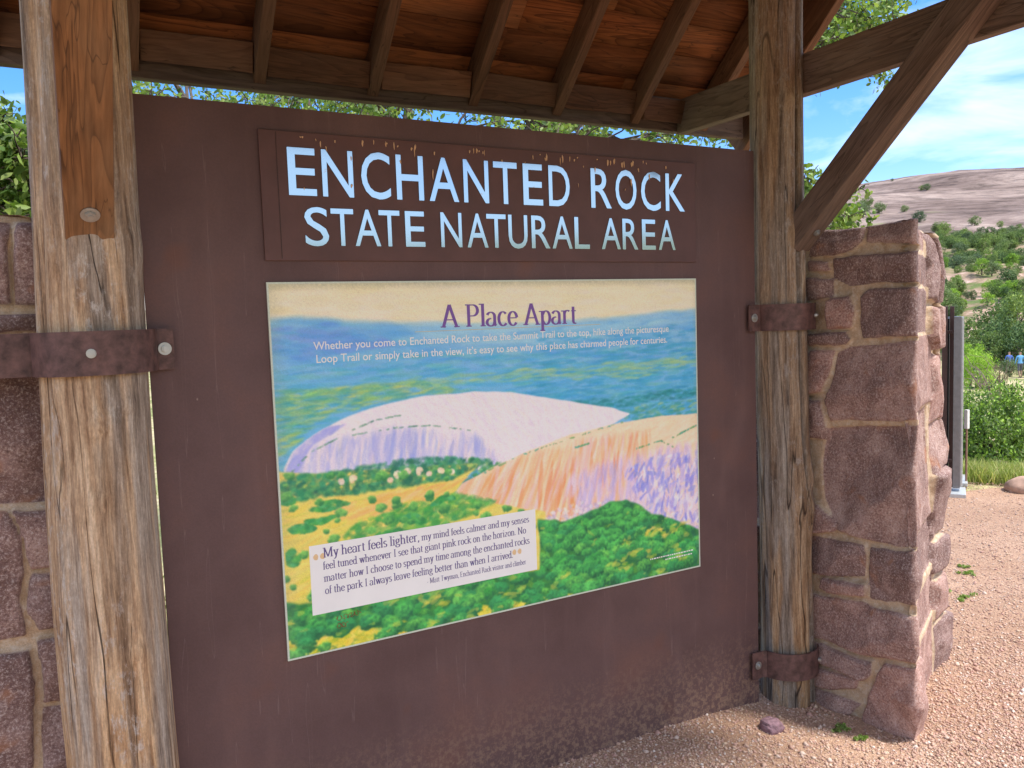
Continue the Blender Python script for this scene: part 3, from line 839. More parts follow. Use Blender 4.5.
s2 = strap(2.290, 0.0, 0.122, 1.466, 1.567, 2.106, 2.165, 2.425, 2.47, 1)
bolt((2.131, -0.0145, 1.517), (0, -1, 0), s2, 0.009, 0.016)
q, ax = onarc(2.290, 0, 0.128, -62); bolt((q[0], q[1], 1.520), ax, s2, 0.009, 0.0095)
s3 = strap(2.300, 0.0, 0.122, 0.088, 0.195, 2.106, 2.160, 2.430, 2.47, 1)
bolt((2.133, -0.0145, 0.143), (0, -1, 0), s3, 0.009, 0.016)
q, ax = onarc(2.300, 0, 0.128, -57); bolt((q[0], q[1], 0.145), ax, s3, 0.009, 0.0095)
# bolts through the brace feet, on their sloping underside
un = Vector((0, -math.sin(R(43)), -math.cos(R(43))))
bolt((-0.118, -0.158, 1.802+(-0.136+0.158)*SL-0.001), un, bl, 0.013, 0.021)
bolt((2.30, -0.165, 1.802+(-0.136+0.165)*SL-0.001), un, br, 0.011, 0.014)

# ------------------------------------------------------------------ the park sign
M_PLATE = m_plain('brown_painted_plate', (0.105, 0.047, 0.040), 0.5, 0.0, 0.16, 9)
sign = empty('park_sign', (1.078, 0.01, 0), 'large rusty brown steel sign board of a state natural area with a painted picture panel', 'sign')
bm_obj('steel_panel', box_bm((0.0, 0.0070, -0.05), (2.157, 0.0155, 2.150), 0.001), M_STEEL, sign)
plate = bm_obj('name_plate', box_bm((0.310, -0.0005, 1.7295), (1.857, 0.0068, 2.084), 0.0008), M_PLATE, sign)
bm_obj('plate_seam', box_bm((0.3555, -0.0013, 1.735), (0.3575, -0.0006, 2.080)), m_plain('seam', (0.05, 0.025, 0.022)), plate)

def font_mesh(txt, x0, x1, z0, z1, y, extrude, bold, name, mat, parent, spacing=1.0, wordsp=1.0, ref=None):
    cu = bpy.data.curves.new('t', 'FONT'); cu.body = txt; cu.size = 1.0; cu.offset = bold; cu.space_character = spacing; cu.space_word = wordsp
    cu.resolution_u = 4; cu.fill_mode = 'FRONT'
    to = bpy.data.objects.new('t', cu); COL.objects.link(to)
    dg = bpy.context.evaluated_depsgraph_get(); dg.update()
    me = bpy.data.meshes.new_from_object(to.evaluated_get(dg))
    P = np.array([v.co[:] for v in me.vertices])
    lo, hi = P.min(0), P.max(0)
    if ref is not None:
        lo[1], hi[1] = ref
    bm = bmesh.new(); bm.from_mesh(me)
    for f in bm.faces: f.smooth = False
    for v in bm.verts:
        v.co = (x0+(v.co.x-lo[0])/(hi[0]-lo[0])*(x1-x0), y, z0+(v.co.y-lo[1])/(hi[1]-lo[1])*(z1-z0))
    if extrude:
        r_ = bmesh.ops.extrude_face_region(bm, geom=bm.faces[:])
        for v in [g for g in r_['geom'] if isinstance(g, bmesh.types.BMVert)]: v.co.y += extrude
    bmesh.ops.recalc_face_normals(bm, faces=bm.faces[:])
    if not extrude:
        for f in bm.faces:
            if f.normal.y > 0: f.normal_flip()
    bpy.data.objects.remove(to); bpy.data.curves.remove(cu); bpy.data.meshes.remove(me)
    return bm_obj(name, bm, mat, parent)
b = NB('brushed_stainless_lettering')
v = b.coord('Object', (1, 1, 1))
b.col(b.mix(b.ramp(b.noise(v, 40, 4, 0.7), [(0.66, 0.0), (0.75, 0.8)]), (0.34, 0.45, 0.52), (0.35, 0.2, 0.12)))  # bluish metal base carries some of the sky's reflection in its colour
b.set(rough=0.10, metal=1.0)
M_LETTER = b.m
def word(chars, ytop, ybot, z0, z1, bold, parent):
    """each letter set to its own width, as cut on the plate"""
    tot = bmesh.new()
    for ch, xa, xb in chars:
        zc = (ytop+ybot)/2
        A_, B_ = on(xa, zc, 1, 0.0)[0], on(xb, zc, 1, 0.0)[0]
        ov = 0.0022 if ch in 'COSU' else 0.0
        o_ = font_mesh(ch, A_, B_, z0-ov, z1+(ov if ch != 'U' else 0), -0.0030, 0.0024, bold, 'tmp', M_LETTER, None)
        tot.from_mesh(o_.data); me_ = o_.data; WM.pop(o_.name, None); bpy.data.objects.remove(o_); bpy.data.meshes.remove(me_)
    return bm_obj('lettering', tot, M_LETTER, parent)
word([('E', 288, 316), ('N', 322, 353), ('C', 361, 390), ('H', 396, 423), ('A', 428.5, 458), ('N', 463, 488), ('T', 493, 516.5), ('E', 522.5, 542), ('D', 548, 569)], 150, 207, 1.910, 2.041, 0.006, plate)
word([('R', 590.5, 611), ('O', 615, 636), ('C', 640.5, 660), ('K', 665, 684)], 170, 212, 1.910, 2.041, 0.006, plate)
word([('S', 304.6, 328.5), ('T', 331, 353.5), ('A', 354.6, 380.2), ('T', 378.8, 399.6), ('E', 405, 424.4)], 210, 246, 1.772, 1.877, 0.004, plate)
word([('N', 440.5, 461.4), ('A', 466.6, 487.6), ('T', 486.2, 505.5), ('U', 508, 527), ('R', 531, 549.5), ('A', 551.6, 571.7), ('L', 574, 589)], 212, 247, 1.772, 1.877, 0.004, plate)
word([('A', 601, 620), ('R', 622, 637.6), ('E', 641.5, 655), ('A', 658, 674.8)], 216, 250, 1.772, 1.877, 0.004, plate)
# dried mud and sap drips under the upper edge of the plate
g = np.random.default_rng(12); parts = []
for q in range(64):
    x = g.uniform(0.42, 1.76); z = 2.080-abs(g.normal(0, 0.014)); L = g.uniform(0.003, 0.020)*(1.6 if g.random() < .2 else 1)
    if q > 50: z = g.uniform(1.93, 2.06); x = g.uniform(1.3, 1.76) if q % 2 else g.uniform(.4, 1.0)
    n_ = 5; pts = np.c_[np.full(n_, x)+np.cumsum(g.normal(0, .0006, n_)), np.full(n_, -0.0035 if q > 50 else -0.001), np.linspace(z, z-L, n_)]
    parts.append(tube_np(pts, np.array([.3, 1, .8, .6, .1])*g.uniform(.0012, .0036), 6))
V, F = merge(parts)
mesh_np('dried_drip', V, F, m_plain('dried_drip', (0.66, 0.43, 0.25), 0.9), plate, smooth=True)['kind'] = 'stuff'

# ---- the painted picture: a canvas of brush dabs
CW, CH = 760, 530
PX0, PX1, PZ0, PZ1 = 0.309, 1.8545, 0.591, 1.670
img = np.zeros((CH, CW, 3)); img[:] = (0.3, 0.6, 0.5)
def cv(x, y):
    p = on(x, y, 1, 0.0)
    return np.stack([(p[..., 0]-PX0)/(PX1-PX0)*CW, (PZ1-p[..., 2])/(PZ1-PZ0)*CH], -1)
def sc(*c): return np.array(c, float)/255.0
YY, XX = np.mgrid[0:CH, 0:CW].astype(float)
NP = np.stack([XX/28, YY/28, XX*0], -1)
WB = np.stack([fbm(NP, 61, 3), fbm(NP+40, 62, 3)], -1)*5
def mask(pts, wob=1.0, soft=1.5):
    P = cv(np.array([p[0] for p in pts], float), np.array([p[1] for p in pts], float))
    Q = []                                   # round the outline
    for a_ in range(len(P)):
        p0, p1, p2, p3 = P[a_-1], P[a_], P[(a_+1) % len(P)], P[(a_+2) % len(P)]
        for t in (0, .33, .67):
            Q.append(.5*((2*p1)+(-p0+p2)*t*.6+(2*p0-5*p1+4*p2-p3)*t*t*.6+(-p0+3*p1-3*p2+p3)*t**3*.6)+(.4*(p2-p1)*t))
    P = np.array(Q) if len(P) > 13 else P
    return sstep(-soft, soft, poly_sd(XX+WB[..., 0]*wob, YY+WB[..., 1]*wob, P))
def lay(m, c):
    global img
    img = img*(1-m[..., None])+np.asarray(c)*m[..., None]
pg = np.random.default_rng(99); soft_ = 0.62
def dabs(m, n, cols, size, ang, asp=3.0, jit=0.05, alpha=(.5, .95), angj=0.3):
    n = int(n*1.9) if n > 30 else n; size = size*(0.68 if n > 30 else 0.85)
    """n brush dabs inside mask m; cols list of rgb; ang in degrees or function(x,y)"""
    ys, xs = np.nonzero(m > 0.5)
    if len(ys) == 0: return
    pick = pg.integers(0, len(ys), n)
    cols = np.array(cols)
    if n > 30: alpha = (alpha[0]*soft_, alpha[1]*soft_)
    for q in pick:
        x, y = xs[q], ys[q]
        L = size*pg.uniform(.6, 1.6)*asp**.5; w = max(.8, size*pg.uniform(.6, 1.4)/asp**.5)
        a = R(ang(x, y) if callable(ang) else ang)+pg.normal(0, angj)
        c_, s_ = math.cos(a), math.sin(a); rad = int(L+3)
        x0, x1, y0, y1 = max(0, x-rad), min(CW, x+rad+1), max(0, y-rad), min(CH, y+rad+1)
        gx, gy = XX[y0:y1, x0:x1]-x, YY[y0:y1, x0:x1]-y
        u_, v_ = gx*c_+gy*s_, -gx*s_+gy*c_
        d = (u_/L)**2+(v_/w)**2
        br_ = 0.85+0.15*np.sin(v_*2.4+q)           # bristle marks
        al = np.clip((1.15-d)*3, 0, 1)*pg.uniform(*alpha)*br_*m[y0:y1, x0:x1]
        col = np.clip(cols[pg.integers(0, len(cols))]+pg.normal(0, jit)+pg.normal(0, jit*.5, 3), 0, 1)
        img[y0:y1, x0:x1] = img[y0:y1, x0:x1]*(1-al[..., None])+col*al[..., None]
full = np.ones((CH, CW))
# sky
lay(full, sc(228, 220, 188))
dabs(full*(YY < 120), 500, [sc(232, 222, 190), sc(218, 208, 160), sc(224, 218, 205), sc(236, 226, 200)], 16, 2, 5, .012, (.2, .5), .06)
sea = mask([(260, 322), (300, 318), (350, 321), (420, 326), (520, 327), (600, 320), (660, 313), (705, 309), (705, 480), (260, 520)], .5, 8)
lay(sea, sc(110, 178, 218)); soft_ = 0.42
dabs(sea*(YY < 140), 500, [sc(98, 160, 222), sc(128, 180, 226), sc(70, 150, 212), sc(140, 190, 215), sc(150, 196, 208)], 16, 0, 6, .02, (.3, .7), .06)
hz = mask([(262, 330), (330, 322), (372, 330), (400, 345), (300, 362), (262, 350)], 1, 4)
dabs(hz, 70, [sc(96, 138, 216), sc(120, 150, 220), sc(80, 150, 214)], 11, 0, 5, .02, (.4, .8), .1)
mid = mask([(262, 365), (420, 352), (560, 350), (705, 340), (705, 500), (262, 520)], 1, 6)
dabs(mid, 900, [sc(46, 150, 196), sc(66, 166, 200), sc(96, 180, 190), sc(110, 184, 176), sc(60, 156, 190)], 10, -1, 6, .03, (.4, .9), .06)
pale = mask([(400, 322), (520, 322), (600, 318), (705, 309), (705, 322), (600, 338), (520, 345), (430, 345)], 1, 8)
dabs(pale, 200, [sc(150, 198, 222), sc(170, 206, 220), sc(128, 184, 222)], 13, -1, 6, .02, (.3, .7), .06)
rgt = mask([(540, 335), (705, 322), (705, 425), (560, 410), (500, 380)], 1, 5)
dabs(rgt, 350, [sc(30, 136, 196), sc(52, 150, 206), sc(60, 160, 188), sc(40, 140, 176)], 8, -2, 6, .03, (.4, .9), .06)
yst = mask([(470, 372), (560, 366), (700, 355), (700, 366), (620, 378), (500, 382), (440, 385), (300, 394), (275, 392), (400, 380)], 2, 4)
dabs(yst, 220, [sc(160, 196, 132), sc(196, 206, 120), sc(120, 184, 150)], 7, -2, 7, .03, (.4, .9), .06)
lft = mask([(262, 392), (420, 380), (470, 390), (380, 402), (330, 415), (300, 440), (262, 475)], 1, 4)
dabs(lft, 320, [sc(120, 186, 120), sc(176, 200, 100), sc(70, 160, 150), sc(40, 146, 180), sc(206, 206, 96), sc(90, 170, 130)], 7, -3, 5, .03, (.5, .95), .1)
tre = mask([(560, 402), (640, 394), (700, 386), (700, 396), (640, 404), (590, 410)], 1, 3)
dabs(tre, 160, [sc(24, 110, 120), sc(30, 130, 126), sc(50, 150, 160)], 6, -4, 3, .03, (.5, .9), .2)
tr2 = mask([(600, 410), (700, 398), (700, 418), (630, 422)], 1, 3)
dabs(tr2, 90, [sc(50, 150, 130), sc(30, 128, 120), sc(90, 170, 130), sc(190, 196, 90)], 6, -4, 3, .03, (.5, .9), .2)
# first dome
d1 = mask([(284, 476), (292, 452), (306, 440), (325, 428), (352, 414), (385, 404), (425, 396), (470, 392), (510, 392), (560, 400), (630, 413), (560, 446), (500, 468), (420, 470), (340, 478)], .35, 1.2)
lay(d1, sc(234, 226, 230)); soft_ = 0.36
dabs(d1, 700, [sc(232, 222, 222), sc(222, 208, 222), sc(238, 228, 214), sc(214, 206, 226), sc(240, 226, 222)], 7, lambda x, y: 35+40*(x/CW), 4, .015, (.4, .9), .25)
d1b = mask([(284, 478), (300, 456), (330, 440), (400, 428), (470, 432), (490, 445), (500, 470), (400, 476), (320, 486)], 1, 12)*d1
soft_ = .5
dabs(d1b, 260, [sc(160, 168, 230), sc(186, 188, 234), sc(212, 206, 234), sc(240, 222, 206), sc(138, 154, 224), sc(232, 222, 230)], 13, 100, 6, .02, (.5, .9), .14)
d1l = mask([(284, 476), (292, 452), (306, 440), (330, 426), (345, 424), (310, 448), (296, 476)], .5, 2)
dabs(d1l, 60, [sc(158, 162, 228), sc(176, 178, 232)], 7, 130, 3, .02, (.5, .9), .2)
for ln in ([(290, 474), (310, 452), (340, 437), (380, 430), (395, 428)], [(352, 430), (375, 420), (400, 415)], [(388, 428), (430, 425), (470, 430)]):
    L_ = cv(np.array([p[0] for p in ln], float), np.array([p[1] for p in ln], float))
    m_ = np.zeros((CH, CW)); 
    for a_, b_ in zip(L_[:-1], L_[1:]):
        for t in np.linspace(0, 1, 60):
            x_, y_ = a_*(1-t)+b_*t; m_[int(np.clip(y_, 0, CH-2)):int(np.clip(y_, 0, CH-2))+2, int(np.clip(x_, 0, CW-2)):int(np.clip(x_, 0, CW-2))+2] = 1
    dabs(m_, 28, [sc(84, 140, 110), sc(110, 160, 130), sc(60, 120, 100)], 2.6, -15, 2, .03, (.5, .9), .5)
# second dome
wedge = mask([(430, 462), (470, 456), (505, 462), (500, 474), (470, 488), (440, 484)], 1, 3)
dabs(wedge, 90, [sc(36, 120, 84), sc(60, 150, 90), sc(110, 180, 100), sc(30, 104, 80)], 6, -15, 1.6, .03, (.8, 1.3), .6)
d2 = mask([(452, 496), (462, 484), (490, 468), (530, 450), (570, 434), (620, 422), (660, 416), (705, 413), (705, 540), (640, 520), (560, 532), (520, 520), (470, 512)], .35, 1.2)
lay(d2, sc(250, 216, 186)); soft_ = 0.36
dabs(d2, 700, [sc(252, 218, 184), sc(248, 198, 158), sc(250, 228, 206), sc(250, 204, 166)], 8, -18, 4, .015, (.4, .9), .2)
d2b = mask([(455, 496), (468, 480), (515, 458), (585, 438), (650, 432), (640, 500), (560, 530), (500, 515)], 1, 11)*d2
soft_ = .55
dabs(d2b, 330, [sc(240, 160, 96), sc(248, 206, 170), sc(232, 128, 76), sc(244, 190, 150), sc(226, 190, 206), sc(248, 220, 190)], 15, lambda x, y: 118-26*((x-330)/300), 9, .02, (.5, .9), .12)
d2c = mask([(565, 480), (600, 462), (650, 450), (705, 442), (705, 540), (640, 520), (570, 530)], 1, 12)*d2
dabs(d2c, 260, [sc(196, 186, 226), sc(214, 200, 226), sc(170, 160, 222), sc(232, 208, 214), sc(222, 206, 228)], 13, 96, 6, .02, (.5, .9), .2)
d2d = mask([(622, 470), (650, 456), (705, 450), (705, 535), (650, 520)], 1, 3)
soft_ = .8
dabs(d2d, 150, [sc(140, 140, 224), sc(236, 234, 244), sc(168, 164, 230), sc(220, 214, 236), sc(120, 130, 216), sc(240, 216, 200)], 8, 110, 3, .02, (.6, .95), .5)
rub = mask([(540, 520), (560, 505), (600, 500), (625, 505), (600, 530), (560, 540)], 1, 3)
dabs(rub, 120, [sc(232, 220, 220), sc(200, 190, 210), sc(240, 232, 226), sc(180, 170, 200)], 5, 40, 2, .03, (.6, .95), 1.0)
for ln in ([(480, 474), (520, 455), (560, 441), (600, 428), (622, 422)], [(636, 448), (660, 440), (672, 446)], [(672, 437), (697, 424)], [(575, 447), (588, 443)]):
    L_ = cv(np.array([p[0] for p in ln], float), np.array([p[1] for p in ln], float))
    m_ = np.zeros((CH, CW))
    for a_, b_ in zip(L_[:-1], L_[1:]):
        for t in np.linspace(0, 1, 80):
            x_, y_ = a_*(1-t)+b_*t; m_[int(np.clip(y_, 0, CH-3)):int(np.clip(y_, 0, CH-3))+3, int(np.clip(x_, 0, CW-3)):int(np.clip(x_, 0, CW-3))+3] = 1
    dabs(m_, 29, [sc(90, 150, 90), sc(70, 160, 140), sc(130, 170, 120)], 3.0, -20, 2, .03, (.5, .9), .6)
# meadow at the left
fld = mask([(260, 470), (300, 474), (360, 470), (480, 462), (452, 496), (545, 512), (545, 650), (260, 680)], .5, 2)
lay(fld, sc(220, 206, 108)); soft_ = 0.6
dabs(fld, 900, [sc(232, 206, 92), sc(216, 200, 110), sc(240, 214, 120), sc(200, 200, 80), sc(236, 190, 90)], 9, -14, 4, .02, (.5, .9), .15)
orr = mask([(330, 505), (400, 490), (470, 478), (450, 492), (400, 508), (340, 522)], 1, 3)
dabs(orr, 90, [sc(240, 170, 96), sc(244, 196, 140), sc(236, 182, 110)], 7, -16, 5, .02, (.5, .9), .1)
top_tr = mask([(270, 486), (300, 474), (350, 468), (400, 458), (450, 455), (492, 458), (455, 480), (400, 488), (330, 496), (290, 500)], 1, 3)
dabs(top_tr, 420, [sc(28, 110, 84), sc(40, 136, 96), sc(50, 150, 110), sc(24, 96, 80), sc(90, 170, 100)], 6, -10, 1.6, .03, (.6, .95), .8)
grn = mask([(360, 520), (400, 505), (460, 492), (500, 500), (470, 515), (420, 530), (330, 548)], 1, 3)
dabs(grn, 200, [sc(50, 150, 76), sc(80, 170, 80), sc(36, 130, 70), sc(130, 190, 80)], 7, -14, 2, .03, (.6, .95), .5)
for (x_, y_, r_) in ((398, 474, 7), (408, 470, 6), (420, 470, 7), (430, 473, 5), (441, 469, 6), (452, 471, 6), (352, 478, 6), (340, 482, 5), (390, 480, 5)):
    c2 = cv(np.array(float(x_)), np.array(float(y_))); m_ = ((XX+WB[..., 0]-c2[0])**2+(YY+WB[..., 1]*1.5-c2[1])**2 < (r_*1.0)**2).astype(float)
    dabs(m_, 14, [sc(236, 222, 186), sc(246, 232, 206), sc(220, 206, 190), sc(228, 200, 160)], 4, 60, 1.5, .03, (.6, 1), 1)
for (x_, y_, w_, h_) in ((330, 505, 28, 6), (300, 530, 22, 6), (360, 545, 26, 8), (292, 556, 14, 9), (410, 520, 24, 6), (440, 500, 22, 5), (290, 500, 14, 8), (320, 520, 24, 5), (392, 536, 20, 6)):
    c2 = cv(np.array(float(x_)), np.array(float(y_))); m_ = (((XX+WB[..., 0]*3-c2[0])/w_)**2+((YY+WB[..., 1]*2.2-c2[1])/h_)**2 < 1.4).astype(float)
    dabs(m_, 40, [sc(50, 150, 76), sc(96, 180, 84), sc(36, 124, 74), sc(70, 166, 110)], 6, -12, 1.6, .03, (.6, .95), .5)
# woodland along the bottom: round crowns, each dabbed dark below and bright above
wood = mask([(262, 596), (300, 604), (420, 588), (540, 570), (538, 520), (560, 522), (600, 506), (625, 500), (650, 512), (705, 530), (705, 600), (560, 640), (262, 690)], 1, 3)
lay(wood, sc(38, 116, 62))
dabs(wood, 700, [sc(32, 108, 64), sc(60, 140, 60), sc(100, 160, 56), sc(28, 96, 66)], 8, 0, 1.8, .03, (.5, .9), 1)
NZ = fbm(np.stack([XX/26, YY/14, XX*0+3], -1), 88, 3)
yel = (NZ > -0.04)*mask([(262, 632), (400, 625), (520, 600), (600, 590), (560, 612), (420, 642), (300, 668)], 2, 3)
dabs(yel, 330, [sc(222, 206, 64), sc(240, 200, 80), sc(180, 196, 60), sc(232, 214, 110)], 7, -12, 2.5, .03, (.6, .95), .5)
ye2 = mask([(610, 545), (640, 528), (690, 518), (670, 535), (630, 552)], 2, 3)
dabs(ye2, 60, [sc(222, 206, 84), sc(236, 212, 120), sc(180, 196, 70)], 7, -20, 3, .03, (.6, .95), .3)
ys, xs = np.nonzero(wood > 0.6)
def crown(x_, y_, r_, dark, light, wood=wood):
    global img
    rad = int(r_*1.6)+2
    x0, x1, y0, y1 = max(0, x_-rad), min(CW, x_+rad+1), max(0, y_-rad), min(CH, y_+rad+1)
    gx, gy = (XX[y0:y1, x0:x1]-x_)/r_, (YY[y0:y1, x0:x1]-y_)/(r_*.8)
    wob = WB[y0:y1, x0:x1, 0]*.06+.22*vnoise(np.stack([XX[y0:y1, x0:x1]/3.2, YY[y0:y1, x0:x1]/3.2, XX[y0:y1, x0:x1]*0+x_], -1), 5)
    d = np.hypot(gx, gy)+wob
    al = sstep(1.15, .8, d)*.9*wood[y0:y1, x0:x1]
    t = np.clip(.52-gy*.55-gx*.12+wob*1.6, 0, 1)[..., None]
    c_ = dark*(1-t)+light*t
    img[y0:y1, x0:x1] = img[y0:y1, x0:x1]*(1-al[..., None])+c_*al[..., None]
soft_ = .7
for q in sorted(pg.integers(0, len(ys), 330), key=lambda q: ys[q]):
    x_, y_ = int(xs[q]), int(ys[q]); r_ = pg.uniform(8, 17)
    if yel[y_, x_] > .5 and pg.random() < .65: continue
    lt = [sc(88, 196, 92), sc(70, 176, 84), sc(116, 204, 90), sc(58, 164, 92)][pg.integers(0, 4)]
    crown(x_, y_, r_, sc(22, 92, 60)+pg.normal(0, .02), lt+pg.normal(0, .02))
hill = mask([(556, 545), (565, 525), (590, 508), (620, 500), (650, 508), (660, 522), (620, 540), (590, 560)], 1, 3)
hy, hx = np.nonzero(hill > .5)
for q in sorted(pg.integers(0, len(hy), 60), key=lambda q: hy[q]):
    crown(int(hx[q]), int(hy[q]), pg.uniform(6, 11), sc(30, 104, 62), sc(86, 190, 88))
dabs(wood*(NZ < -.25), 60, [sc(226, 206, 90), sc(190, 200, 80)], 8, -12, 2.5, .03, (.5, .8), .4)
for q in range(70):
    fy, fx = np.nonzero(fld*(1-wood) > .6); k_ = pg.integers(0, len(fy)); crown(int(fx[k_]), int(fy[k_]), pg.uniform(4, 10), sc(40, 120, 70), sc(120, 196, 96), fld)
mu_ = img.mean(-1, keepdims=True)
img = np.clip(mu_+(img-mu_)*1.08, 0, 1); img = np.clip(.5+(img-.5)*1.08+.01, 0, 1)
# canvas weave along the border
bd = np.minimum(np.minimum(XX, CW-1-XX)*1.0, np.minimum(YY, CH-1-YY)*1.0)
bt = np.clip(1-(YY-3)/10, 0, 1)*(YY > 0)+np.clip(1-(XX)/24, 0, 1)*0.55+np.clip(1-(CW-XX)/12, 0, 1)*0.5
wv = 0.5+0.5*fbm(np.stack([XX/2.2, YY/2.2, XX*0], -1), 71, 2)
img = img*(1-np.clip(bt, 0, 1)[..., None]*(0.25+0.45*wv[..., None]))+sc(150, 152, 116)*(np.clip(bt, 0, 1)[..., None]*(0.25+0.45*wv[..., None]))
for _ in range(2): img[1:-1, 1:-1] = img[1:-1, 1:-1]*.4+.15*(img[:-2, 1:-1]+img[2:, 1:-1]+img[1:-1, :-2]+img[1:-1, 2:])
img = img*0.93+0.068  # glare on the panel put into the picture colours as a lift
img[bd < 2.5] = sc(196, 206, 190)
img *= 1+0.025*pg.normal(0, 1, (CH, CW, 1))
img = np.clip(img, 0.01, 0.97)
lin = np.where(img <= 0.04045, img/12.92, ((img+0.055)/1.055)**2.4)*1.08
lin = np.minimum(lin, 0.93)
# one vertex per dab sample, front face of the panel
gx = PX0+(PX1-PX0)*np.arange(CW)/(CW-1); gz = PZ1-(PZ1-PZ0)*np.arange(CH)/(CH-1)
VX, VZ = np.meshgrid(gx, gz)
V = np.stack([VX, VX*0-0.0005, VZ], -1).reshape(-1, 3)
i = np.arange(CH-1)[:, None]*CW; j = np.arange(CW-1)[None]
F = np.stack([i+j, i+CW+j, i+CW+j+1, i+j+1], -1).reshape(-1, 4)
b = NB('painted_picture')
b.col(b.attr('col', 'Color')); b.set(rough=0.42, spec=0.35); b.b.inputs['Coat Weight'].default_value = 0.1
M_PIC = b.m
picture = bm_obj('picture_panel', box_bm((PX0, 0.0, PZ0), (PX1, 0.0068, PZ1)), m_plain('panel_edge', (0.55, 0.56, 0.50), 0.5), sign)
mesh_np('painting', V, F, M_PIC, picture, attrs={'col': lin.reshape(-1, 3)})

# ---- serif lettering drawn with a broad pen
def arc(cx, cy, rx, ry, a0, a1, n=14):
    return [(cx+rx*math.cos(R(a)), cy+ry*math.sin(R(a))) for a in np.linspace(a0, a1, n)]
XH = 0.64
def GL():
    s = 'S'; G = {}
    def bowl(x, r=.20): return arc(x, XH/2, r, XH/2, 0, 360, 22)
    G['a'] = (.52, [arc(.22, XH-.20, .17, .19, 160, 0, 10)+[(.39, .08), (.45, .01)], arc(.21, .17, .17, .17, 80, 360, 14)], [])
    G['b'] = (.56, [[(.12, 0), (.12, 1.02)], arc(.30, XH/2, .19, XH/2, 150, -150, 18)], [(.07, 1.02)])
    G['c'] = (.46, [arc(.25, XH/2, .19, XH/2, 45, 320, 18)], [])
    G['d'] = (.56, [[(.43, 0), (.43, 1.02)], arc(.25, XH/2, .19, XH/2, 30, 330, 18)], [(.38, 1.02), (.47, 0)])
    G['e'] = (.48, [arc(.25, XH/2, .19, XH/2, 8, 325, 20), [(.07, .35), (.43, .35)]], [])
    G['f'] = (.32, [[(.14, 0), (.14, .82)]+arc(.25, .84, .11, .16, 180, 60, 8)], [(.14, 0), (.16, XH)])
    G['g'] = (.52, [arc(.24, .43, .15, .20, 0, 360, 18), [(.14, .26), (.10, .14), (.20, .07), (.36, .04)]+arc(.25, -.10, .20, .14, 50, -230, 16), [(.36, .58), (.48, .62)]], [])
    G['h'] = (.58, [[(.12, 0), (.12, 1.02)], arc(.28, XH-.22, .16, .22, 165, 0, 10)+[(.44, 0)]], [(.07, 1.02), (.12, 0), (.44, 0)])
    G['i'] = (.28, [[(.14, 0), (.14, XH)], [(.14, .86), (.14, .95)]], [(.14, 0), (.09, XH)])
    G['k'] = (.56, [[(.12, 0), (.12, 1.02)], [(.12, .26), (.42, XH)], [(.24, .38), (.48, 0)]], [(.07, 1.02), (.12, 0), (.42, XH), (.48, 0)])
    G['l'] = (.27, [[(.13, 0), (.13, 1.02)]], [(.08, 1.02), (.13, 0)])
    G['m'] = (.86, [[(.12, 0), (.12, XH)], arc(.26, XH-.20, .15, .20, 165, 0, 9)+[(.41, 0)], arc(.57, XH-.20, .16, .20, 165, 0, 9)+[(.73, 0)]], [(.07, XH), (.12, 0), (.41, 0), (.73, 0)])
    G['n'] = (.58, [[(.12, 0), (.12, XH)], arc(.28, XH-.22, .16, .22, 165, 0, 10)+[(.44, 0)]], [(.07, XH), (.12, 0), (.44, 0)])
    G['o'] = (.54, [bowl(.27)], [])
    G['p'] = (.57, [[(.13, -.30), (.13, XH)], arc(.31, XH/2, .18, XH/2, 150, -150, 18)], [(.08, XH), (.13, -.30)])
    G['r'] = (.42, [[(.13, 0), (.13, XH)], arc(.28, XH-.18, .15, .18, 170, 50, 8)], [(.08, XH), (.13, 0)])
    G['s'] = (.42, [arc(.21, .48, .13, .155, 30, 250, 10)+arc(.20, .16, .15, .16, 80, -150, 12)], [])
    G['t'] = (.34, [[(.15, .82), (.15, .14)]+arc(.25, .13, .10, .12, 180, 300, 6)], [(.17, XH)])
    G['u'] = (.58, [[(.12, XH), (.12, .22)]+arc(.27, .20, .15, .19, 180, 330, 9), [(.44, XH), (.44, 0)]], [(.08, XH), (.40, XH), (.48, 0)])
    G['v'] = (.52, [[(.10, XH), (.27, 0)], [(.27, 0), (.43, XH)]], [(.10, XH), (.43, XH)])
    G['w'] = (.76, [[(.10, XH), (.25, 0)], [(.25, 0), (.38, XH)], [(.38, XH), (.53, 0)], [(.53, 0), (.67, XH)]], [(.10, XH), (.38, XH), (.67, XH)])
    G['y'] = (.52, [[(.10, XH), (.27, .02)], [(.43, XH), (.24, -.16), (.14, -.29), (.06, -.26)]], [(.10, XH), (.43, XH)])
    G['z'] = (.46, [[(.08, XH-.03), (.38, XH-.03)], [(.38, XH-.03), (.08, .03)], [(.08, .03), (.40, .03)]], [])
    G[','] = (.22, [[(.10, .08), (.13, .0), (.07, -.14)]], [])
    G['.'] = (.22, [[(.10, .0), (.10, .09)]], [])
    G['-'] = (.34, [[(.04, .3), (.28, .3)]], [])
    G["'"] = (.18, [[(.09, 1.0), (.08, .8)]], [])
    G[' '] = (.27, [], [])
    G['A'] = (.78, [[(.10, 0), (.38, 1)], [(.38, 1), (.68, 0)], [(.20, .33), (.58, .33)]], [(.10, 0), (.68, 0)])
    G['P'] = (.66, [[(.16, 0), (.16, 1)], [(.16, .975), (.34, .975)]+arc(.34, .73, .22, .25, 85, -85, 12)+[(.16, .48)]], [(.16, 0), (.13, 1)])
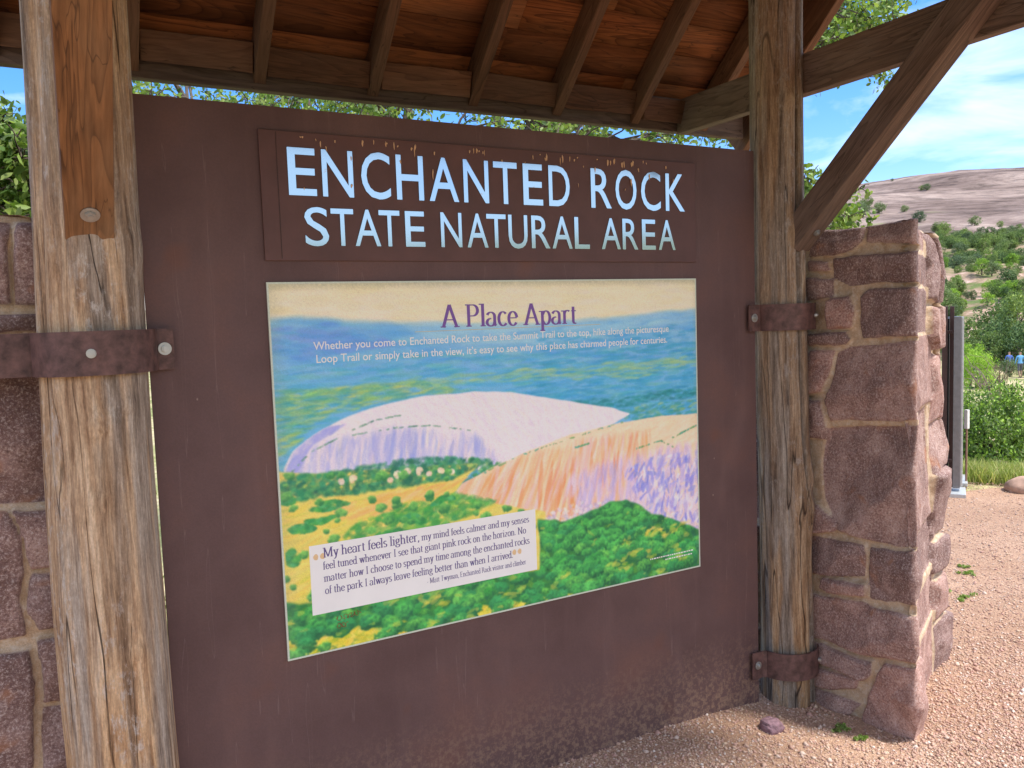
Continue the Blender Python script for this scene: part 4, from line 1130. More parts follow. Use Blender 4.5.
    G['M'] = (.98, [[(.16, 0), (.16, 1)], [(.16, 1), (.48, .05)], [(.48, .05), (.80, 1)], [(.82, 1), (.82, 0)]], [(.16, 0), (.12, 1), (.84, 1), (.82, 0)])
    G['I'] = (.38, [[(.19, 0), (.19, 1)]], [(.19, 0), (.19, 1)])
    G['N'] = (.82, [[(.15, 0), (.15, 1)], [(.15, 1), (.66, 0)], [(.66, 0), (.66, 1)]], [(.15, 0), (.12, 1), (.66, 1)])
    G['T'] = (.70, [[(.35, 0), (.35, 1)], [(.06, .975), (.64, .975)]], [(.35, 0)])
    G['E'] = (.68, [[(.16, 0), (.16, 1)], [(.16, .975), (.58, .975)], [(.16, .52), (.46, .52)], [(.16, .025), (.60, .025)]], [(.13, 0), (.13, 1)])
    G['R'] = (.74, [[(.16, 0), (.16, 1)], [(.16, .975), (.34, .975)]+arc(.34, .75, .20, .225, 85, -85, 12)+[(.16, .52)], [(.36, .52), (.66, 0)]], [(.16, 0), (.13, 1), (.68, 0)])
    return G
GLY = GL()
def serif(lines, name, mat, parent, y, thick=0.115, thin=0.045):
    """lines: (text, x0, z0, x1, z1 baseline ends, cap height [, scale for first n letters])"""
    Vs, Fs = [], []; q = [0]
    def quadstrip(pts, tf, off):
        P = np.array(pts, float)
        if len(P) < 2: return
        D = np.gradient(P, axis=0); D /= np.linalg.norm(D, axis=1)[:, None]+1e-9
        N = np.c_[-D[:, 1], D[:, 0]]
        w = thin+(thick-thin)*np.abs(D[:, 1])**1.3
        A_, B_ = P+N*w[:, None]/2, P-N*w[:, None]/2
        b0 = len(Vs)
        for a_, c_ in zip(A_, B_):
            for p_ in (a_, c_):
                X_, Z_ = tf(p_); Vs.append((X_, y-off, Z_))
        for k_ in range(len(P)-1):
            Fs.append((b0+2*k_, b0+2*k_+1, b0+2*k_+3, b0+2*k_+2))
    for ln in lines:
        txt, x0, z0, x1, z1, cap = ln[:6]; nbig, big = (ln[6], ln[7]) if len(ln) > 6 else (0, 1)
        tot = sum(GLY[ch][0]*(big if n_ < nbig else 1) for n_, ch in enumerate(txt))
        sx = (x1-x0)/tot; pen = 0.0
        for n_, ch in enumerate(txt):
            adv, strokes, serfs = GLY[ch]; bg_ = big if n_ < nbig else 1
            def tf(p_, pen=pen, bg_=bg_):
                X_ = x0+(pen+p_[0]*bg_)*sx; t = (X_-x0)/(x1-x0)
                return X_, z0+(z1-z0)*t+p_[1]*bg_*cap
            for k_, st in enumerate(strokes): quadstrip(st, tf, 0.00003*(k_ % 4+1))
            for k_, (sx_, sy_) in enumerate(serfs):
                yy_ = sy_-.02 if sy_ > 0.3 else sy_+.02
                quadstrip([(sx_-.12, yy_), (sx_+.12, yy_)], tf, 0.00003*(5+k_ % 4))
            pen += adv*bg_
    F_ = np.array(Fs); V_ = np.array(Vs)
    a_, b__, c_ = V_[F_[:, 0]], V_[F_[:, 1]], V_[F_[:, 2]]
    ny = np.cross(b__-a_, c_-a_)[:, 1]
    F_[ny > 0] = F_[ny > 0][:, ::-1]
    return mesh_np(name, V_, F_, mat, parent)
def P0(x, y): p = on(x, y, 1, 0.0); return float(p[0]), float(p[2])
M_PUR = m_plain('purple_ink', (0.19, 0.09, 0.36), 0.5, var=0.05)
M_INK = m_plain('violet_ink', (0.13, 0.10, 0.27), 0.5, var=0.05)
M_WHT = m_plain('white_ink', (0.86, 0.86, 0.84), 0.5, var=0.02)
a_, c_ = P0(441, 327.5), P0(577, 323.5)
capz = P0(449, 305)[1]-P0(449, 327.5)[1]
serif([('A Place Apart', a_[0], a_[1], c_[0], c_[1], capz)], 'picture_title', M_PUR, picture, -0.0010, 0.135, 0.05)
a_, c_ = P0(415, 331.5), P0(600, 327)
bm_obj('rule_line', box_bm((a_[0], -0.00095, a_[1]-0.002), (c_[0], -0.0006, a_[1]-0.0005)), m_plain('rule', (0.62, 0.52, 0.30)), picture)
def sans_line(txt, pa, pb, ptop, name='intro_text', bold=0.006):
    """pa, pb baseline ends in the photo; slope kept by shearing"""
    A_, B_ = P0(*pa), P0(*pb); h = P0(*ptop)[1]-A_[1]
    o_ = font_mesh(txt, A_[0], B_[0], A_[1], A_[1]+h, -0.0010, 0, bold, name, M_WHT, picture, 1.0, ref=(0.0, 0.729))
    for v_ in o_.data.vertices:
        t = (v_.co.x-A_[0])/(B_[0]-A_[0]); v_.co.z += (B_[1]-A_[1])*t
    return o_
sans_line('Whether you come to Enchanted Rock to take the Summit Trail to the top, hike along the picturesque', (313.5, 350), (668.5, 331.5), (313.5, 341.5))
sans_line('Loop Trail or simply take in the view, it\u2019s easy to see why this place has charmed people for centuries.', (316.5, 363), (667, 342.5), (316.5, 354.5))
# the white quotation card
card = [P0(309, 547), P0(535, 508.5), P0(537, 570), P0(312.5, 615)]
card[1] = (card[1][0], card[0][1]); card[2] = (card[1][0], card[2][1]); card[3] = (card[0][0], card[2][1])
cz0, cz1, cx0, cx1 = (P0(312.5, 615)[1]+P0(537, 570)[1])/2, (P0(309, 547)[1]+P0(535, 508.5)[1])/2, (P0(309, 547)[0]+P0(312.5, 615)[0])/2, (P0(535, 508.5)[0]+P0(537, 570)[0])/2
bm_obj('quote_card', box_bm((cx0, -0.0011, cz0), (cx1, -0.0006, cz1)), m_plain('card', (0.88, 0.88, 0.86), 0.5, var=0.03, scale=8), picture)
def ql(txt, pa, pb, cap, *ex):
    A_, B_ = P0(*pa), P0(*pb); zm = (A_[1]+B_[1])/2
    return (txt, A_[0], zm, B_[0], zm, cap)+ex
qc = 0.0228
serif([ql('My heart feels lighter, my mind feels calmer and my senses', (323, 558), (529, 521.5), qc*0.96, 23, 1.3),
       ql('feel tuned whenever I see that giant pink rock on the horizon. No', (323, 569.5), (526, 533), qc),
       ql('matter how I choose to spend my time among the enchanted rocks', (324, 582), (529.5, 543), qc),
       ql('of the park I always leave feeling better than when I arrived.', (325, 594.5), (513, 557), qc)], 'quote_text', M_INK, picture, -0.0014, 0.125, 0.055)
serif([ql('- Matt Twyman, Enchanted Rock visitor and climber', (427, 584), (526, 563.5), 0.0165)], 'quote_credit', M_INK, picture, -0.0014, 0.12, 0.06)
# pale ochre quotation marks
for nm, (x_, y_) in (('a', (315.5, 557)), ('b', (514, 552))):
    p_ = P0(x_, y_); Vs, Fs = [], []
    for k_ in range(2):
        b0 = len(Vs); cx_ = p_[0]+k_*0.020
        for t in np.linspace(0, 2*np.pi, 14, endpoint=False):
            Vs.append((cx_+0.0075*math.cos(t), -0.00135, p_[1]+0.009*math.sin(t)-0.004*max(0, -math.sin(t)*math.cos(t))))
        Fs.append(tuple(range(b0, b0+14)))
    mesh_np('quote_mark', Vs, [f for f in Fs], m_plain('ochre_ink', (0.78, 0.55, 0.30)), picture)
# small white credit at lower right and a red signature scrawl
A_, B_ = P0(650, 560), P0(692, 550.5)
parts = []
g = np.random.default_rng(3)
for r_ in range(2):
    x = A_[0]+(0.07 if r_ else 0)
    while x < B_[0]:
        w = g.uniform(.004, .012); t = (x-A_[0])/(B_[0]-A_[0]); zc = A_[1]+(B_[1]-A_[1])*t-0.013*r_
        parts.append((np.array([(x, -0.0011, zc), (x+w, -0.0011, zc), (x+w, -0.0011, zc+0.0045), (x, -0.0011, zc+0.0045)]), np.array([[0, 1, 2, 3]]))); x += w+0.003
V, F = merge(parts); mesh_np('credit_line', V, F, M_WHT, picture)
parts = []
for (xa, ya, xb, yb, wv_) in ((336, 619, 360, 612, 5), (337, 626, 347, 624, 3)):
    A_, B_ = P0(xa, ya), P0(xb, yb); t = np.linspace(0, 1, 60)
    pts = np.c_[A_[0]+(B_[0]-A_[0])*t+0.004*np.sin(t*wv_*9), np.full(60, -0.0011), A_[1]+(B_[1]-A_[1])*t+0.007*np.sin(t*wv_*7)]
    parts.append(tube_np(pts, 0.0007, 5))
V, F = merge(parts); mesh_np('signature', V, F, m_plain('red_ink', (0.30, 0.07, 0.03)), picture)

# ------------------------------------------------------------------ trees and shrubs
def leaves(cent, rad, n, size, seed, pal, droop=0.3, shell=0.0):
    """cent (m,3), rad (m,) or (m,3): n leaves per clump, each a folded six-sided blade"""
    g = np.random.default_rng(seed); m = len(cent); N = n*m
    rad = np.broadcast_to(np.asarray(rad, float).reshape(m, -1) if np.ndim(rad) else rad, (m, 3) if np.ndim(rad) else (m, 3))
    d = g.normal(0, 1, (N, 3)); d /= np.linalg.norm(d, axis=1)[:, None]
    rr = g.uniform(shell, 1, N)**(1/2.2)
    C0 = np.repeat(cent, n, 0)+d*rr[:, None]*np.repeat(rad, n, 0)
    a = g.normal(0, 1, (N, 3))+d*0.6; a[:, 2] -= droop; a /= np.linalg.norm(a, axis=1)[:, None]
    b_ = np.cross(a, g.normal(0, 1, (N, 3))); b_ /= np.linalg.norm(b_, axis=1)[:, None]
    up = np.cross(a, b_)
    s = size*g.uniform(.6, 1.25, N)[:, None]
    o_ = [(-.5, 0, 0), (-.18, .24, .06), (.22, .22, .06), (.5, 0, .0), (.22, -.22, .06), (-.18, -.24, .06)]
    V = np.stack([C0+s*(x*a+y*b_+z*up) for x, y, z in o_], 1)
    F = np.array([[0, 1, 2, 3], [0, 3, 4, 5]])[None]+(np.arange(N)*6)[:, None, None]
    pal = np.array(pal); c_ = pal[g.integers(0, len(pal), N)]*g.uniform(.7, 1.25, (N, 1))
    return V.reshape(-1, 3), F.reshape(-1, 4), np.repeat(c_, 6, 0)
def branch_to(p0, p1, r0, r1, seed, wig=0.08, n=9):
    g = np.random.default_rng(seed); p0, p1 = np.array(p0, float), np.array(p1, float)
    t = np.linspace(0, 1, n)[:, None]; L = np.linalg.norm(p1-p0)
    w = np.cumsum(g.normal(0, wig*L/n, (n, 3)), 0); w -= w[-1]*t; w[:, 2] += 0.12*L*np.sin(np.pi*t[:, 0])
    return tube_np(p0*(1-t)+p1*t+w, r0*(1-t[:, 0])+r1*t[:, 0], 7)
OAKPAL = [(.13, .22, .045), (.19, .29, .06), (.24, .34, .08), (.09, .16, .04), (.30, .38, .11)]
def oak(loc, top, clumps, rad, n, size, label, seed, trunk_r=0.12, group=None, cat='tree', name='oak_tree', twigs=True):
    e = empty(name, loc, label, cat, group)
    loc, top = np.array(loc, float), np.array(top, float); clumps = np.array(clumps)
    parts = [branch_to(loc-[0, 0, .1], top, trunk_r, trunk_r*.6, seed, .1)]
    g = np.random.default_rng(seed)
    # a few main limbs, twigs to each clump
    k_ = max(2, len(clumps)//9); hubs = clumps[g.choice(len(clumps), k_, replace=False)]*.7+top*.3
    for q, h in enumerate(hubs): parts.append(branch_to(top, h, trunk_r*.5, trunk_r*.2, seed+q, .2))
    for q, c_ in enumerate(clumps):
        h = hubs[np.argmin(np.linalg.norm(hubs-c_, axis=1))]
        parts.append(branch_to(h, c_, max(.006, trunk_r*.14), .003, seed+50+q, .25))
        if twigs:
            for z_ in range(4):
                dd = g.normal(0, 1, 3); dd /= np.linalg.norm(dd); rr = np.mean(rad)
                parts.append(branch_to(c_, c_+dd*rr*.9, .004, .0015, seed+500+q*7+z_, .2, 5))
    V, F = merge(parts); mesh_np('trunk', V, F, M_BARK, e, smooth=True)
    V, F, C_ = leaves(clumps, rad, n, size, seed, OAKPAL)
    mesh_np('crown', V, F, M_LEAF, e, attrs={'col': C_})
    return e
g = np.random.default_rng(40)
def px_clumps(lst, d0, d1, spread=6):
    out = []
    for x, y, k_ in lst:
        for _ in range(k_):
            out.append(at(x+g.normal(0, spread), y+g.normal(0, spread), g.uniform(d0, d1)))
    return out
# oak whose boughs reach over the right corner of the roof
cl = px_clumps([(812, 14, 5), (835, 6, 5), (860, 14, 5), (884, 4, 4), (808, 46, 4), (832, 34, 5), (858, 34, 4), (878, 22, 3), (812, 72, 3), (836, 56, 3), (856, 52, 1), (902, -14, 2), (912, 14, 1), (880, 84, 1)], 5.2, 6.4, 6)
cl += px_clumps([(830, -40, 10), (780, -30, 10), (760, 40, 8), (720, 20, 8), (740, 128, 2), (745, 118, 1), (725, 132, 2), (705, 134, 2), (690, 130, 1)], 5.4, 6.6, 10)
oak((3.1, 3.6, -0.1), (2.8, 3.4, 2.6), cl, 0.125, 85, 0.042, 'live oak with boughs showing past the right end of the shelter roof', 5, .11)
cl = px_clumps([(812, 178, 2), (808, 200, 4), (826, 206, 3), (844, 214, 3), (858, 218, 2), (806, 222, 3), (846, 190, 1), (862, 192, 1), (818, 230, 4), (840, 235, 4)], 4.4, 5.2, 5)
oak((2.9, 1.9, -0.1), (2.85, 1.85, 1.3), cl, 0.085, 42, 0.042, 'young oak whose top leaves rise over the right wall beside the post', 15, .035)
# foliage seen through the slot above the sign
lst = []
for x in np.arange(134, 690, 13):
    y = 90+0.09*(x-130)
    dens = [2, 2, 1, 1, 0, 1, 1, 1, 2, 2, 2, 3, 3, 3, 3, 3, 3, 3, 3, 2, 2, 2, 0, 1, 0, 0, 1, 1, 2, 2, 1, 1, 2, 2, 1, 2, 2, 0, 1, 1, 1, 2, 2][int((x-134)/13) % 43]
    lst.append((x, y+g.uniform(-6, 8), dens))
cl = px_clumps(lst, 4.6, 6.2, 6)
for x, y in ((200, 40), (300, 30), (420, 50), (520, 40), (600, 60), (250, -20), (380, -10), (500, -20), (620, 0)): cl += px_clumps([(x, y, 5)], 5.0, 6.6, 30)
oak((1.7, 3.0, -0.1), (1.6, 2.9, 1.6), cl, 0.125, 66, 0.040, 'live oak behind the sign, its leaves filling the slot under the roof beam', 9, .10)
# oak at the left
cl = px_clumps([(5, 120, 3), (12, 140, 4), (22, 155, 4), (6, 165, 5), (20, 180, 5), (8, 195, 5), (28, 195, 4), (26, 210, 4), (10, 214, 4), (-20, 150, 10), (-40, 190, 10), (-60, 120, 12), (-90, 170, 12), (36, 300, 1)], 2.9, 3.6, 6)
oak((-1.55, 1.7, -0.1), (-1.5, 1.6, 1.2), cl, 0.105, 60, 0.046, 'leafy oak sapling above the wall at the left edge', 13, .05, cat='tree')
# ragged grass behind the sign seen through the slit by the left post
def grass(n, samp, h, seed, pal):
    g_ = np.random.default_rng(seed); P = samp(g_, n); z = terr(P[:, 0], P[:, 1])-0.01
    a = g_.uniform(0, 6.28, n); hh = h*g_.uniform(.4, 1.3, n); ln = g_.normal(0, .35, (n, 2))
    w = np.c_[np.cos(a), np.sin(a)]*(0.0035+0.0008*hh[:, None]*10)
    b0 = np.c_[P, z]; t1 = b0+np.c_[ln*hh[:, None]*.45, hh*.6]; t2 = b0+np.c_[ln*hh[:, None], hh]
    W = np.c_[w, np.zeros(n)]
    V = np.stack([b0-W, b0+W, t1+W*.7, t1-W*.7, t2], 1).reshape(-1, 3)
    k_ = np.arange(n)[:, None]*5
    F = np.concatenate([k_+[0, 1, 2, 3], k_+[3, 2, 4, 4]])
    F = [tuple(f[:3]) if f[2] == f[3] else tuple(f) for f in F.tolist()]
    pal = np.array(pal); C_ = np.repeat(pal[g_.integers(0, len(pal), n)]*g_.uniform(.7, 1.2, (n, 1)), 5, 0)
    return V, F, C_
M_GRASS = m_attrcol('grass_blade', rough=0.7, transl=0.3)
V, F, C_ = grass(9000, lambda g_, n: np.c_[g_.uniform(-.3, 2.6, n), .35+g_.exponential(.7, n)], .16, 3, [(.16, .24, .06), (.34, .34, .14), (.50, .42, .24), (.10, .16, .04)])
tag(mesh_np('wild_grass', V, F, M_GRASS, attrs={'col': C_}), 'green and straw coloured grass growing behind the sign', kind='stuff')['category'] = 'grass'
def s_verge(g_, n):
    px = g_.uniform(880, 1060, n); d = 8.0+g_.exponential(1.4, n)
    a = YAW+np.arctan((px-512)/FOC); return np.c_[CAM[0]+d*np.sin(a), CAM[1]+d*np.cos(a)]
V, F, C_ = grass(14000, s_verge, .15, 4, [(.34, .42, .12), (.46, .48, .18), (.62, .56, .28), (.40, .46, .15), (.26, .34, .09)])
tag(mesh_np('verge_grass', V, F, M_GRASS, attrs={'col': C_}), 'tall yellow-green grass along the far edge of the gravel', kind='stuff')['category'] = 'grass'

def pol(px, r, dz=0.0):
    a = YAW+math.atan((px-512)/FOC); x, y = CAM[0]+r*math.sin(a), CAM[1]+r*math.cos(a)
    return (x, y, float(terr(x, y))+dz)
def shrub_proto(name, seed, n_cl, n_leaf, leaf, pal, flat=0.75, trunk=True):
    """unit crown: radius 1, height ~1.5"""
    g_ = np.random.default_rng(seed); c_ = []
    while len(c_) < n_cl:
        p_ = g_.uniform(-1, 1, 3); q_ = np.linalg.norm(p_)
        if .35 < q_ < 1: c_.append([p_[0], p_[1], (p_[2]*flat+flat*.92)])
    c_ = np.array(c_); c_[:, :2] *= .82
    V, F, C_ = leaves(c_, g_.uniform(.14, .34, n_cl)[:, None]*np.array([[1, 1, .75]]), n_leaf, leaf, seed, pal, 0.0, .3)
    cr_me = mesh_np('crown', V, F, M_LEAF_FAR, attrs={'col': C_}).data
    parts = [branch_to((0, 0, -.1), (0.05, 0, .55), .07, .05, seed, .1, 5)]
    for q in range(6): parts.append(branch_to((0.03, 0, .3), c_[q]*.85, .04, .01, seed+q, .15, 5))
    V, F = merge(parts); tr_me = mesh_np('trunk', V, F, M_BARK, smooth=True).data
    for o_ in [o_ for o_ in COL.objects if o_.data in (cr_me, tr_me)]:
        WM.pop(o_.name, None); bpy.data.objects.remove(o_)
    return cr_me, tr_me
GP = [(.14, .215, .075), (.185, .27, .09), (.23, .31, .105), (.09, .145, .055)]
GP2 = [(.16, .23, .11), (.21, .27, .14), (.11, .17, .08), (.26, .31, .17)]
GP3 = [(.24, .40, .06), (.31, .46, .08), (.18, .32, .06)]
PROT = [shrub_proto('a', 1, 60, 46, .105, GP), shrub_proto('b', 2, 52, 46, .11, GP, .9), shrub_proto('c', 3, 60, 44, .10, GP2, .8), shrub_proto('d', 4, 50, 46, .10, GP3, .85)]
BIG = [shrub_proto('e', 11, 150, 120, .050, GP3+GP, .62), shrub_proto('f', 12, 110, 90, .055, GP3, .7)]
def shrub(px, r, wpx, kind, label, group=None, name='shrub', cat='shrub', protos=PROT, hk=1.0, base_y=None):
    loc = list(pol(px, r)); rad = wpx/2/FOC*r*math.cos(math.atan((px-512)/FOC))
    if base_y is not None: pass
    e = empty(name, loc, label, cat, group, rz=random.uniform(0, 6.28))
    for me, nm in zip(protos[kind], ('crown', 'trunk')):
        o_ = bpy.data.objects.new(nm, me); link(o_, e, Matrix.Translation(loc) @ Matrix.Rotation(e.rotation_euler.z, 4, 'Z') @ Matrix.Diagonal((rad, rad, rad*hk, 1)))
    return e
shrub(990, 11.4, 120, 0, 'big bright green bush just beyond the edge of the gravel', name='oak_bush', cat='bush', protos=BIG, hk=1.30)
shrub(948, 13.5, 70, 1, 'green bush behind the metal panel frame', name='oak_bush', cat='bush', protos=BIG, hk=0.9)
shrub(979, 44, 46, 1, 'bright green rounded tree in front of the walkers', name='oak_tree', cat='tree', protos=BIG, hk=1.25)
shrub(972, 50, 40, 3, 'light green small tree half hidden by the metal frame', name='oak_tree', cat='tree', hk=1.3)
# the belt of trees in the valley
gg = np.random.default_rng(77)
GB = 'trees in the valley beyond the walkers'
for px, r, w, kd, hk in [(985, 70, 40, 0, 1.3), (1005, 72, 46, 0, 1.3), (1025, 70, 44, 0, 1.3), (965, 74, 36, 1, 1.3), (950, 76, 30, 1, 1.2), (1040, 74, 40, 0, 1.2), (995, 78, 44, 0, 1.4), (1016, 80, 40, 1, 1.4), (975, 66, 26, 2, 1.1), (1012, 64, 24, 2, 1.0),
                         (930, 78, 34, 0, 1.2), (1030, 63, 22, 2, 1), (1003, 86, 30, 2, 1.3), (1022, 88, 26, 1, 1.2)]:
    shrub(px, r, w, kd, 'dense green oak in the valley below the rocky slope', GB, 'oak_tree', 'tree', hk=hk)
GS = 'shrubs scattered over the rocky slope'
n_ = 0
while n_ < 85:
    px, r = gg.uniform(900, 1040), gg.uniform(95, 150)
    shrub(px, r, gg.uniform(8, 24)*110/r, int(gg.integers(0, 4)), 'low green shrub among ledges of the rocky slope', GS, hk=gg.uniform(.9, 1.2)); n_ += 1
GW = 'trees of the wooded belt under the dome'
n_ = 0
while n_ < 200:
    px, r = gg.uniform(880, 1045), gg.uniform(146, 226)
    if px < 912+ (r-146)*0.2: 
        if gg.random() < .7: continue
    shrub(px, r, gg.uniform(10, 20)*165/r, int(gg.choice([0, 0, 1, 2])), 'dark green tree of the wooded belt under the granite dome', GW, 'oak_tree', 'tree', hk=gg.uniform(.75, 1.05)); n_ += 1
GD_ = 'sparse shrubs on the bare dome'
for px, r, w in [(920, 262, 16), (905, 300, 10), (975, 250, 14), (862, 290, 22), (880, 300, 16), (868, 320, 14), (1000, 245, 8), (938, 235, 14), (945, 232, 16), (927, 360, 10), (922, 362, 6), (850, 270, 20), (893, 420, 4)]:
    shrub(px, r, w, int(gg.integers(0, 3)), 'lone dark shrub rooted on the bare granite dome', GD_, hk=.9)
# bare dead bush on the meadow
e = empty('dead_bush', pol(1001, 30), 'leafless grey dead bush standing in the pale meadow', 'bush')
parts = []; g_ = np.random.default_rng(2); b0 = np.array(pol(1001, 30))
for q in range(9):
    tip = b0+np.array([g_.uniform(-1, 1), g_.uniform(-1, 1), g_.uniform(.7, 1.5)])
    parts.append(branch_to(b0, tip, .03, .008, q, .3))
    for z_ in range(4):
        parts.append(branch_to(b0*.45+tip*.55, tip+g_.normal(0, .35, 3), .012, .004, q*5+z_, .3, 6))
V, F = merge(parts); mesh_np('dead_twigs', V, F, m_plain('dead_wood', (.22, .17, .13), .9), e)

# low weeds in the gravel
def weed(px, py, s, label, seed):
    p_ = on(px, py, 2, 0.0); z_ = ground_z(p_[0], p_[1])
    g_ = np.random.default_rng(seed); c_ = np.c_[p_[0]+g_.normal(0, s, 7), p_[1]+g_.normal(0, s, 7), np.full(7, z_+.010)]
    e = empty('weed', (p_[0], p_[1], z_), label, 'weed')
    V, F, C_ = leaves(c_, s*.7*np.array([[1, 1, .35]]).repeat(7, 0), 26, .014, seed, [(.20, .33, .06), (.27, .38, .09), (.33, .38, .14)])
    mesh_np('leaf_tuft', V, F, M_LEAF, e, attrs={'col': C_})
weed(841, 720, .022, 'small green weed in gravel at the foot of the right wall', 1)
weed(862, 731, .010, 'tiny green sprout in gravel near the wall corner', 2)
weed(965, 600, .030, 'pale weed by the outer face of the stone wall', 3)
weed(968, 575, .022, 'faint weed a little farther along the wall', 4)
weed(964, 568, .015, 'thin sprig of weed at the wall base, farthest back', 5)
# the purple stone by the post
p_ = on(772, 724, 2, 0.0)
bm = bmesh.new(); bmesh.ops.create_icosphere(bm, subdivisions=4, radius=1)
P = np.array([v_.co[:] for v_ in bm.verts]); P = P/np.abs(P).max(1)[:, None]**.45
P = P*(1+.25*fbm(P*1.4, 5, 3)[:, None])*np.array([.040, .034, .028])
for v_, q in zip(bm.verts, P): v_.co = Vector(q)+Vector((p_[0], p_[1], ground_z(p_[0], p_[1])+.014))
o = bm_obj('stone', bm, m_plain('purple_stone', (.22, .13, .15), .9, var=.4, scale=60))
tag(o, 'fist-sized purplish stone lying on gravel in front of the right post', 'stone')

# ------------------------------------------------------------------ things beyond the wall
M_BRN = m_plain('brown_steel', (.085, .045, .04), .5)
M_GRY = m_plain('grey_steel', (.22, .22, .23), .4, .5)
M_PALE = m_plain('pale_metal', (.55, .57, .56), .4, .3)
M_DRK = m_plain('dark_board', (.018, .015, .015), .7)
bx = np.array(on(951, 492, 2, 0.0)); dv = bx[:2]-CAM[:2]; dist = np.linalg.norm(dv); dv /= dist
az_ = math.atan2(dv[0], dv[1])
frame = empty('panel_frame', (bx[0], bx[1], 0), 'brown and grey metal frame of another panel, seen edge-on behind the wall', 'sign frame', rz=-az_)
MF = Matrix.Translation((bx[0], bx[1], 0)) @ Matrix.Rotation(-az_, 4, 'Z')
def fpart(nm, lo, hi, m, bev=.004): return bm_obj(nm, box_bm(lo, hi, bev), m, frame, MF)
s_ = dist/FOC*1.12   # metres per photo pixel here
fpart('upright', (-.075, -.05, -.02), (-.035, .02, 1.52), M_BRN)
fpart('upright', (-.020, .02, -.02), (.012, .09, 1.52), M_BRN)
fpart('board', (-.060, .10, .12), (-.022, 1.3, 1.42), M_DRK)
fpart('crossbar', (-.12, -.03, 1.30), (.0, .0, 1.325), M_BRN)
fpart('crossbar', (-.12, -.03, .25), (.0, .0, .275), M_BRN)
post_ = fpart('grey_post', (.010, -.14, .06), (.062, -.02, 1.44), M_GRY)
fpart('pale_edge', (.0625, -.13, .07), (.080, -.03, 1.435), M_PALE)
fpart('base_plate', (-.08, -.24, -.02), (.105, .06, .035), M_PALE)
fpart('base_plate', (-.06, .10, .03), (.12, .5, .06), M_PALE)
# thin marker stake with a white cap
q = on(966, 488, 2, 0.0)
st = empty('marker_stake', (q[0], q[1], 0), 'thin rusty stake with a white capped top beside the panel frame', 'stake')
bm_obj('stake', cyl_bm((q[0], q[1], .28), (0, 0, 1), .008, .62, 10), m_plain('rust_rod', (.30, .17, .12), .8), st)
bm_obj('cap', box_bm((q[0]-.016, q[1]-.016, .50), (q[0]+.016, q[1]+.016, .66), .005), m_plain('white_cap', (.72, .70, .66), .5), st)
# boulder at the far edge of the gravel
p_ = pol(1026, 7.7)
bm = bmesh.new(); bmesh.ops.create_icosphere(bm, subdivisions=4, radius=1)
P = np.array([v_.co[:] for v_ in bm.verts]); P = P*(1+.22*fbm(P*1.3, 15, 4)[:, None])*np.array([.13, .12, .085])
for v_, q in zip(bm.verts, P): v_.co = Vector(q)+Vector((p_[0], p_[1], p_[2]+.04))
tag(bm_obj('boulder', bm, m_plain('pink_boulder', (.42, .27, .20), .9, var=.3, scale=12), smooth=True), 'small pinkish boulder at the grassy edge of the gravel', 'boulder')
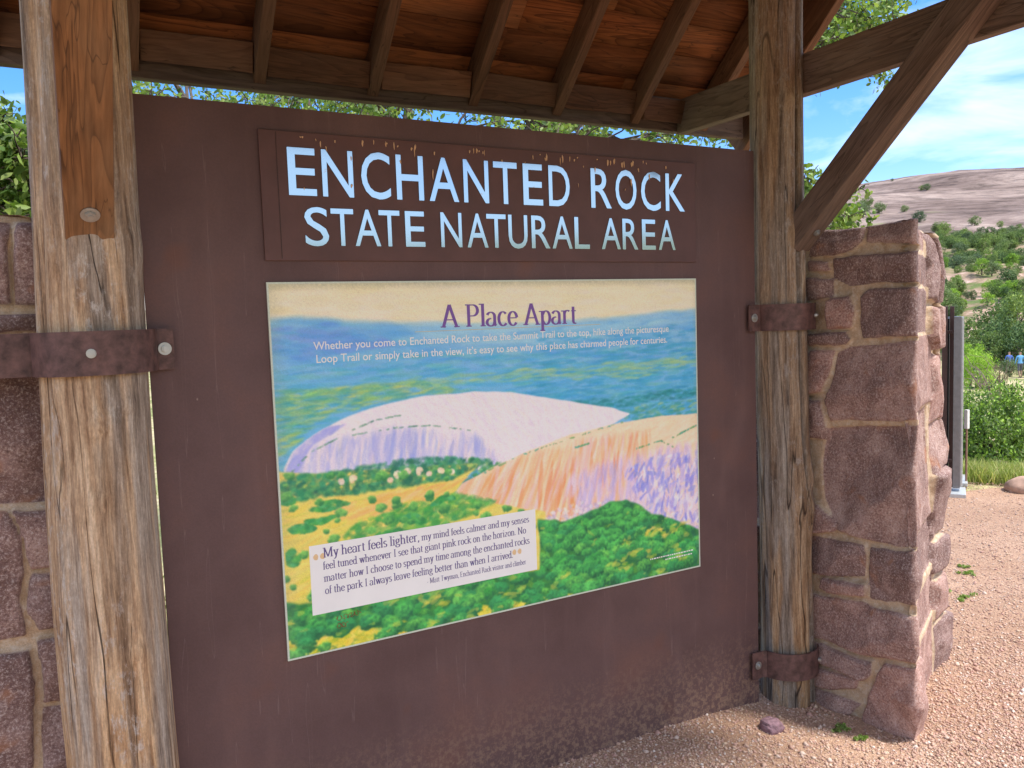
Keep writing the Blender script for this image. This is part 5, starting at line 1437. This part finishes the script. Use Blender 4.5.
# two walkers far off on the meadow
def person(px, r, shirt, label, seed):
    loc = Vector(pol(px, r)); face = math.atan2(loc.y-CAM[1], loc.x-CAM[0])
    J = [((0, 0, .95), .13), ((0, 0, 1.18), .125), ((0, 0, 1.40), .13), ((0, 0, 1.50), .055), ((0, .01, 1.60), .085), ((0, .01, 1.72), .075),
         ((.10, 0, .90), .095), ((.11, .08, .50), .062), ((.11, .02, .09), .042), ((.11, .14, .04), .035),
         ((-.10, 0, .90), .095), ((-.11, -.03, .50), .062), ((-.11, -.16, .10), .042), ((-.11, -.05, .04), .035),
         ((.20, 0, 1.40), .055), ((.26, -.05, 1.14), .043), ((.25, .06, .92), .032), ((.25, .09, .83), .03),
         ((-.20, 0, 1.40), .055), ((-.26, .03, 1.14), .043), ((-.25, .12, .93), .032), ((-.25, .15, .85), .03)]
    E = [(0, 1), (1, 2), (2, 3), (3, 4), (4, 5), (0, 6), (6, 7), (7, 8), (8, 9), (0, 10), (10, 11), (11, 12), (12, 13), (2, 14), (14, 15), (15, 16), (16, 17), (2, 18), (18, 19), (19, 20), (20, 21)]
    me = bpy.data.meshes.new('person'); me.from_pydata([j[0] for j in J], E, []); me.update()
    b = NB('walker_clothes'); v = b.coord('Object'); sp = b.node('ShaderNodeSeparateXYZ'); b.l.new(v, sp.inputs[0])
    z_ = sp.outputs[2]
    c_ = b.ramp(b.math('DIVIDE', z_, 2.0), [(0.0, (.04, .03, .03)), (.05, (.32, .2, .15)), (.235, (.32, .2, .15)), (.24, (.10, .10, .13)), (.47, (.10, .10, .13)), (.475, shirt), (.735, shirt), (.74, (.45, .27, .2)), (.82, (.45, .27, .2)), (.83, (.05, .035, .03))])
    c_2 = c_
    for n_ in b.n:
        if n_.type == 'VALTORGB': n_.color_ramp.interpolation = 'CONSTANT'
    b.col(c_2); b.set(rough=.9)
    me.materials.append(b.m)
    o_ = bpy.data.objects.new('person', me); link(o_, None, Matrix.Translation(loc) @ Matrix.Rotation(face-R(90)+R(30), 4, 'Z'))
    md = o_.modifiers.new('skin', 'SKIN')
    for sv, j in zip(me.skin_vertices[0].data, J): sv.radius = (j[1], j[1]*.8)
    me.skin_vertices[0].data[0].use_root = True
    o_.modifiers.new('sub', 'SUBSURF').levels = 1
    return tag(o_, label, 'person')
person(1011, 66, (.08, .17, .55), 'person in a royal blue top walking on the far meadow', 1)
person(1022, 62, (.16, .42, .75), 'person in a light blue top at the right edge of the meadow', 2)
# a low orange-brown table among the shrubs
lo_ = pol(1005, 74)
tb = empty('picnic_table', lo_, 'low orange-brown table standing at the foot of the trees', 'table')
MO = m_plain('orange_timber', (.50, .20, .08), .8)
LO = Matrix.Translation(lo_) @ Matrix.Rotation(-1.0, 4, 'Z')
bm_obj('table_top', box_bm((-.45, -.35, .70), (.45, .35, .76), .005), MO, tb, LO)
for sx in (-1, 1):
    for sy in (-1, 1):
        bm_obj('leg', box_bm((sx*.38-.03, sy*.28-.03, -.05), (sx*.38+.03, sy*.28+.03, .697), .004), MO, tb, LO)
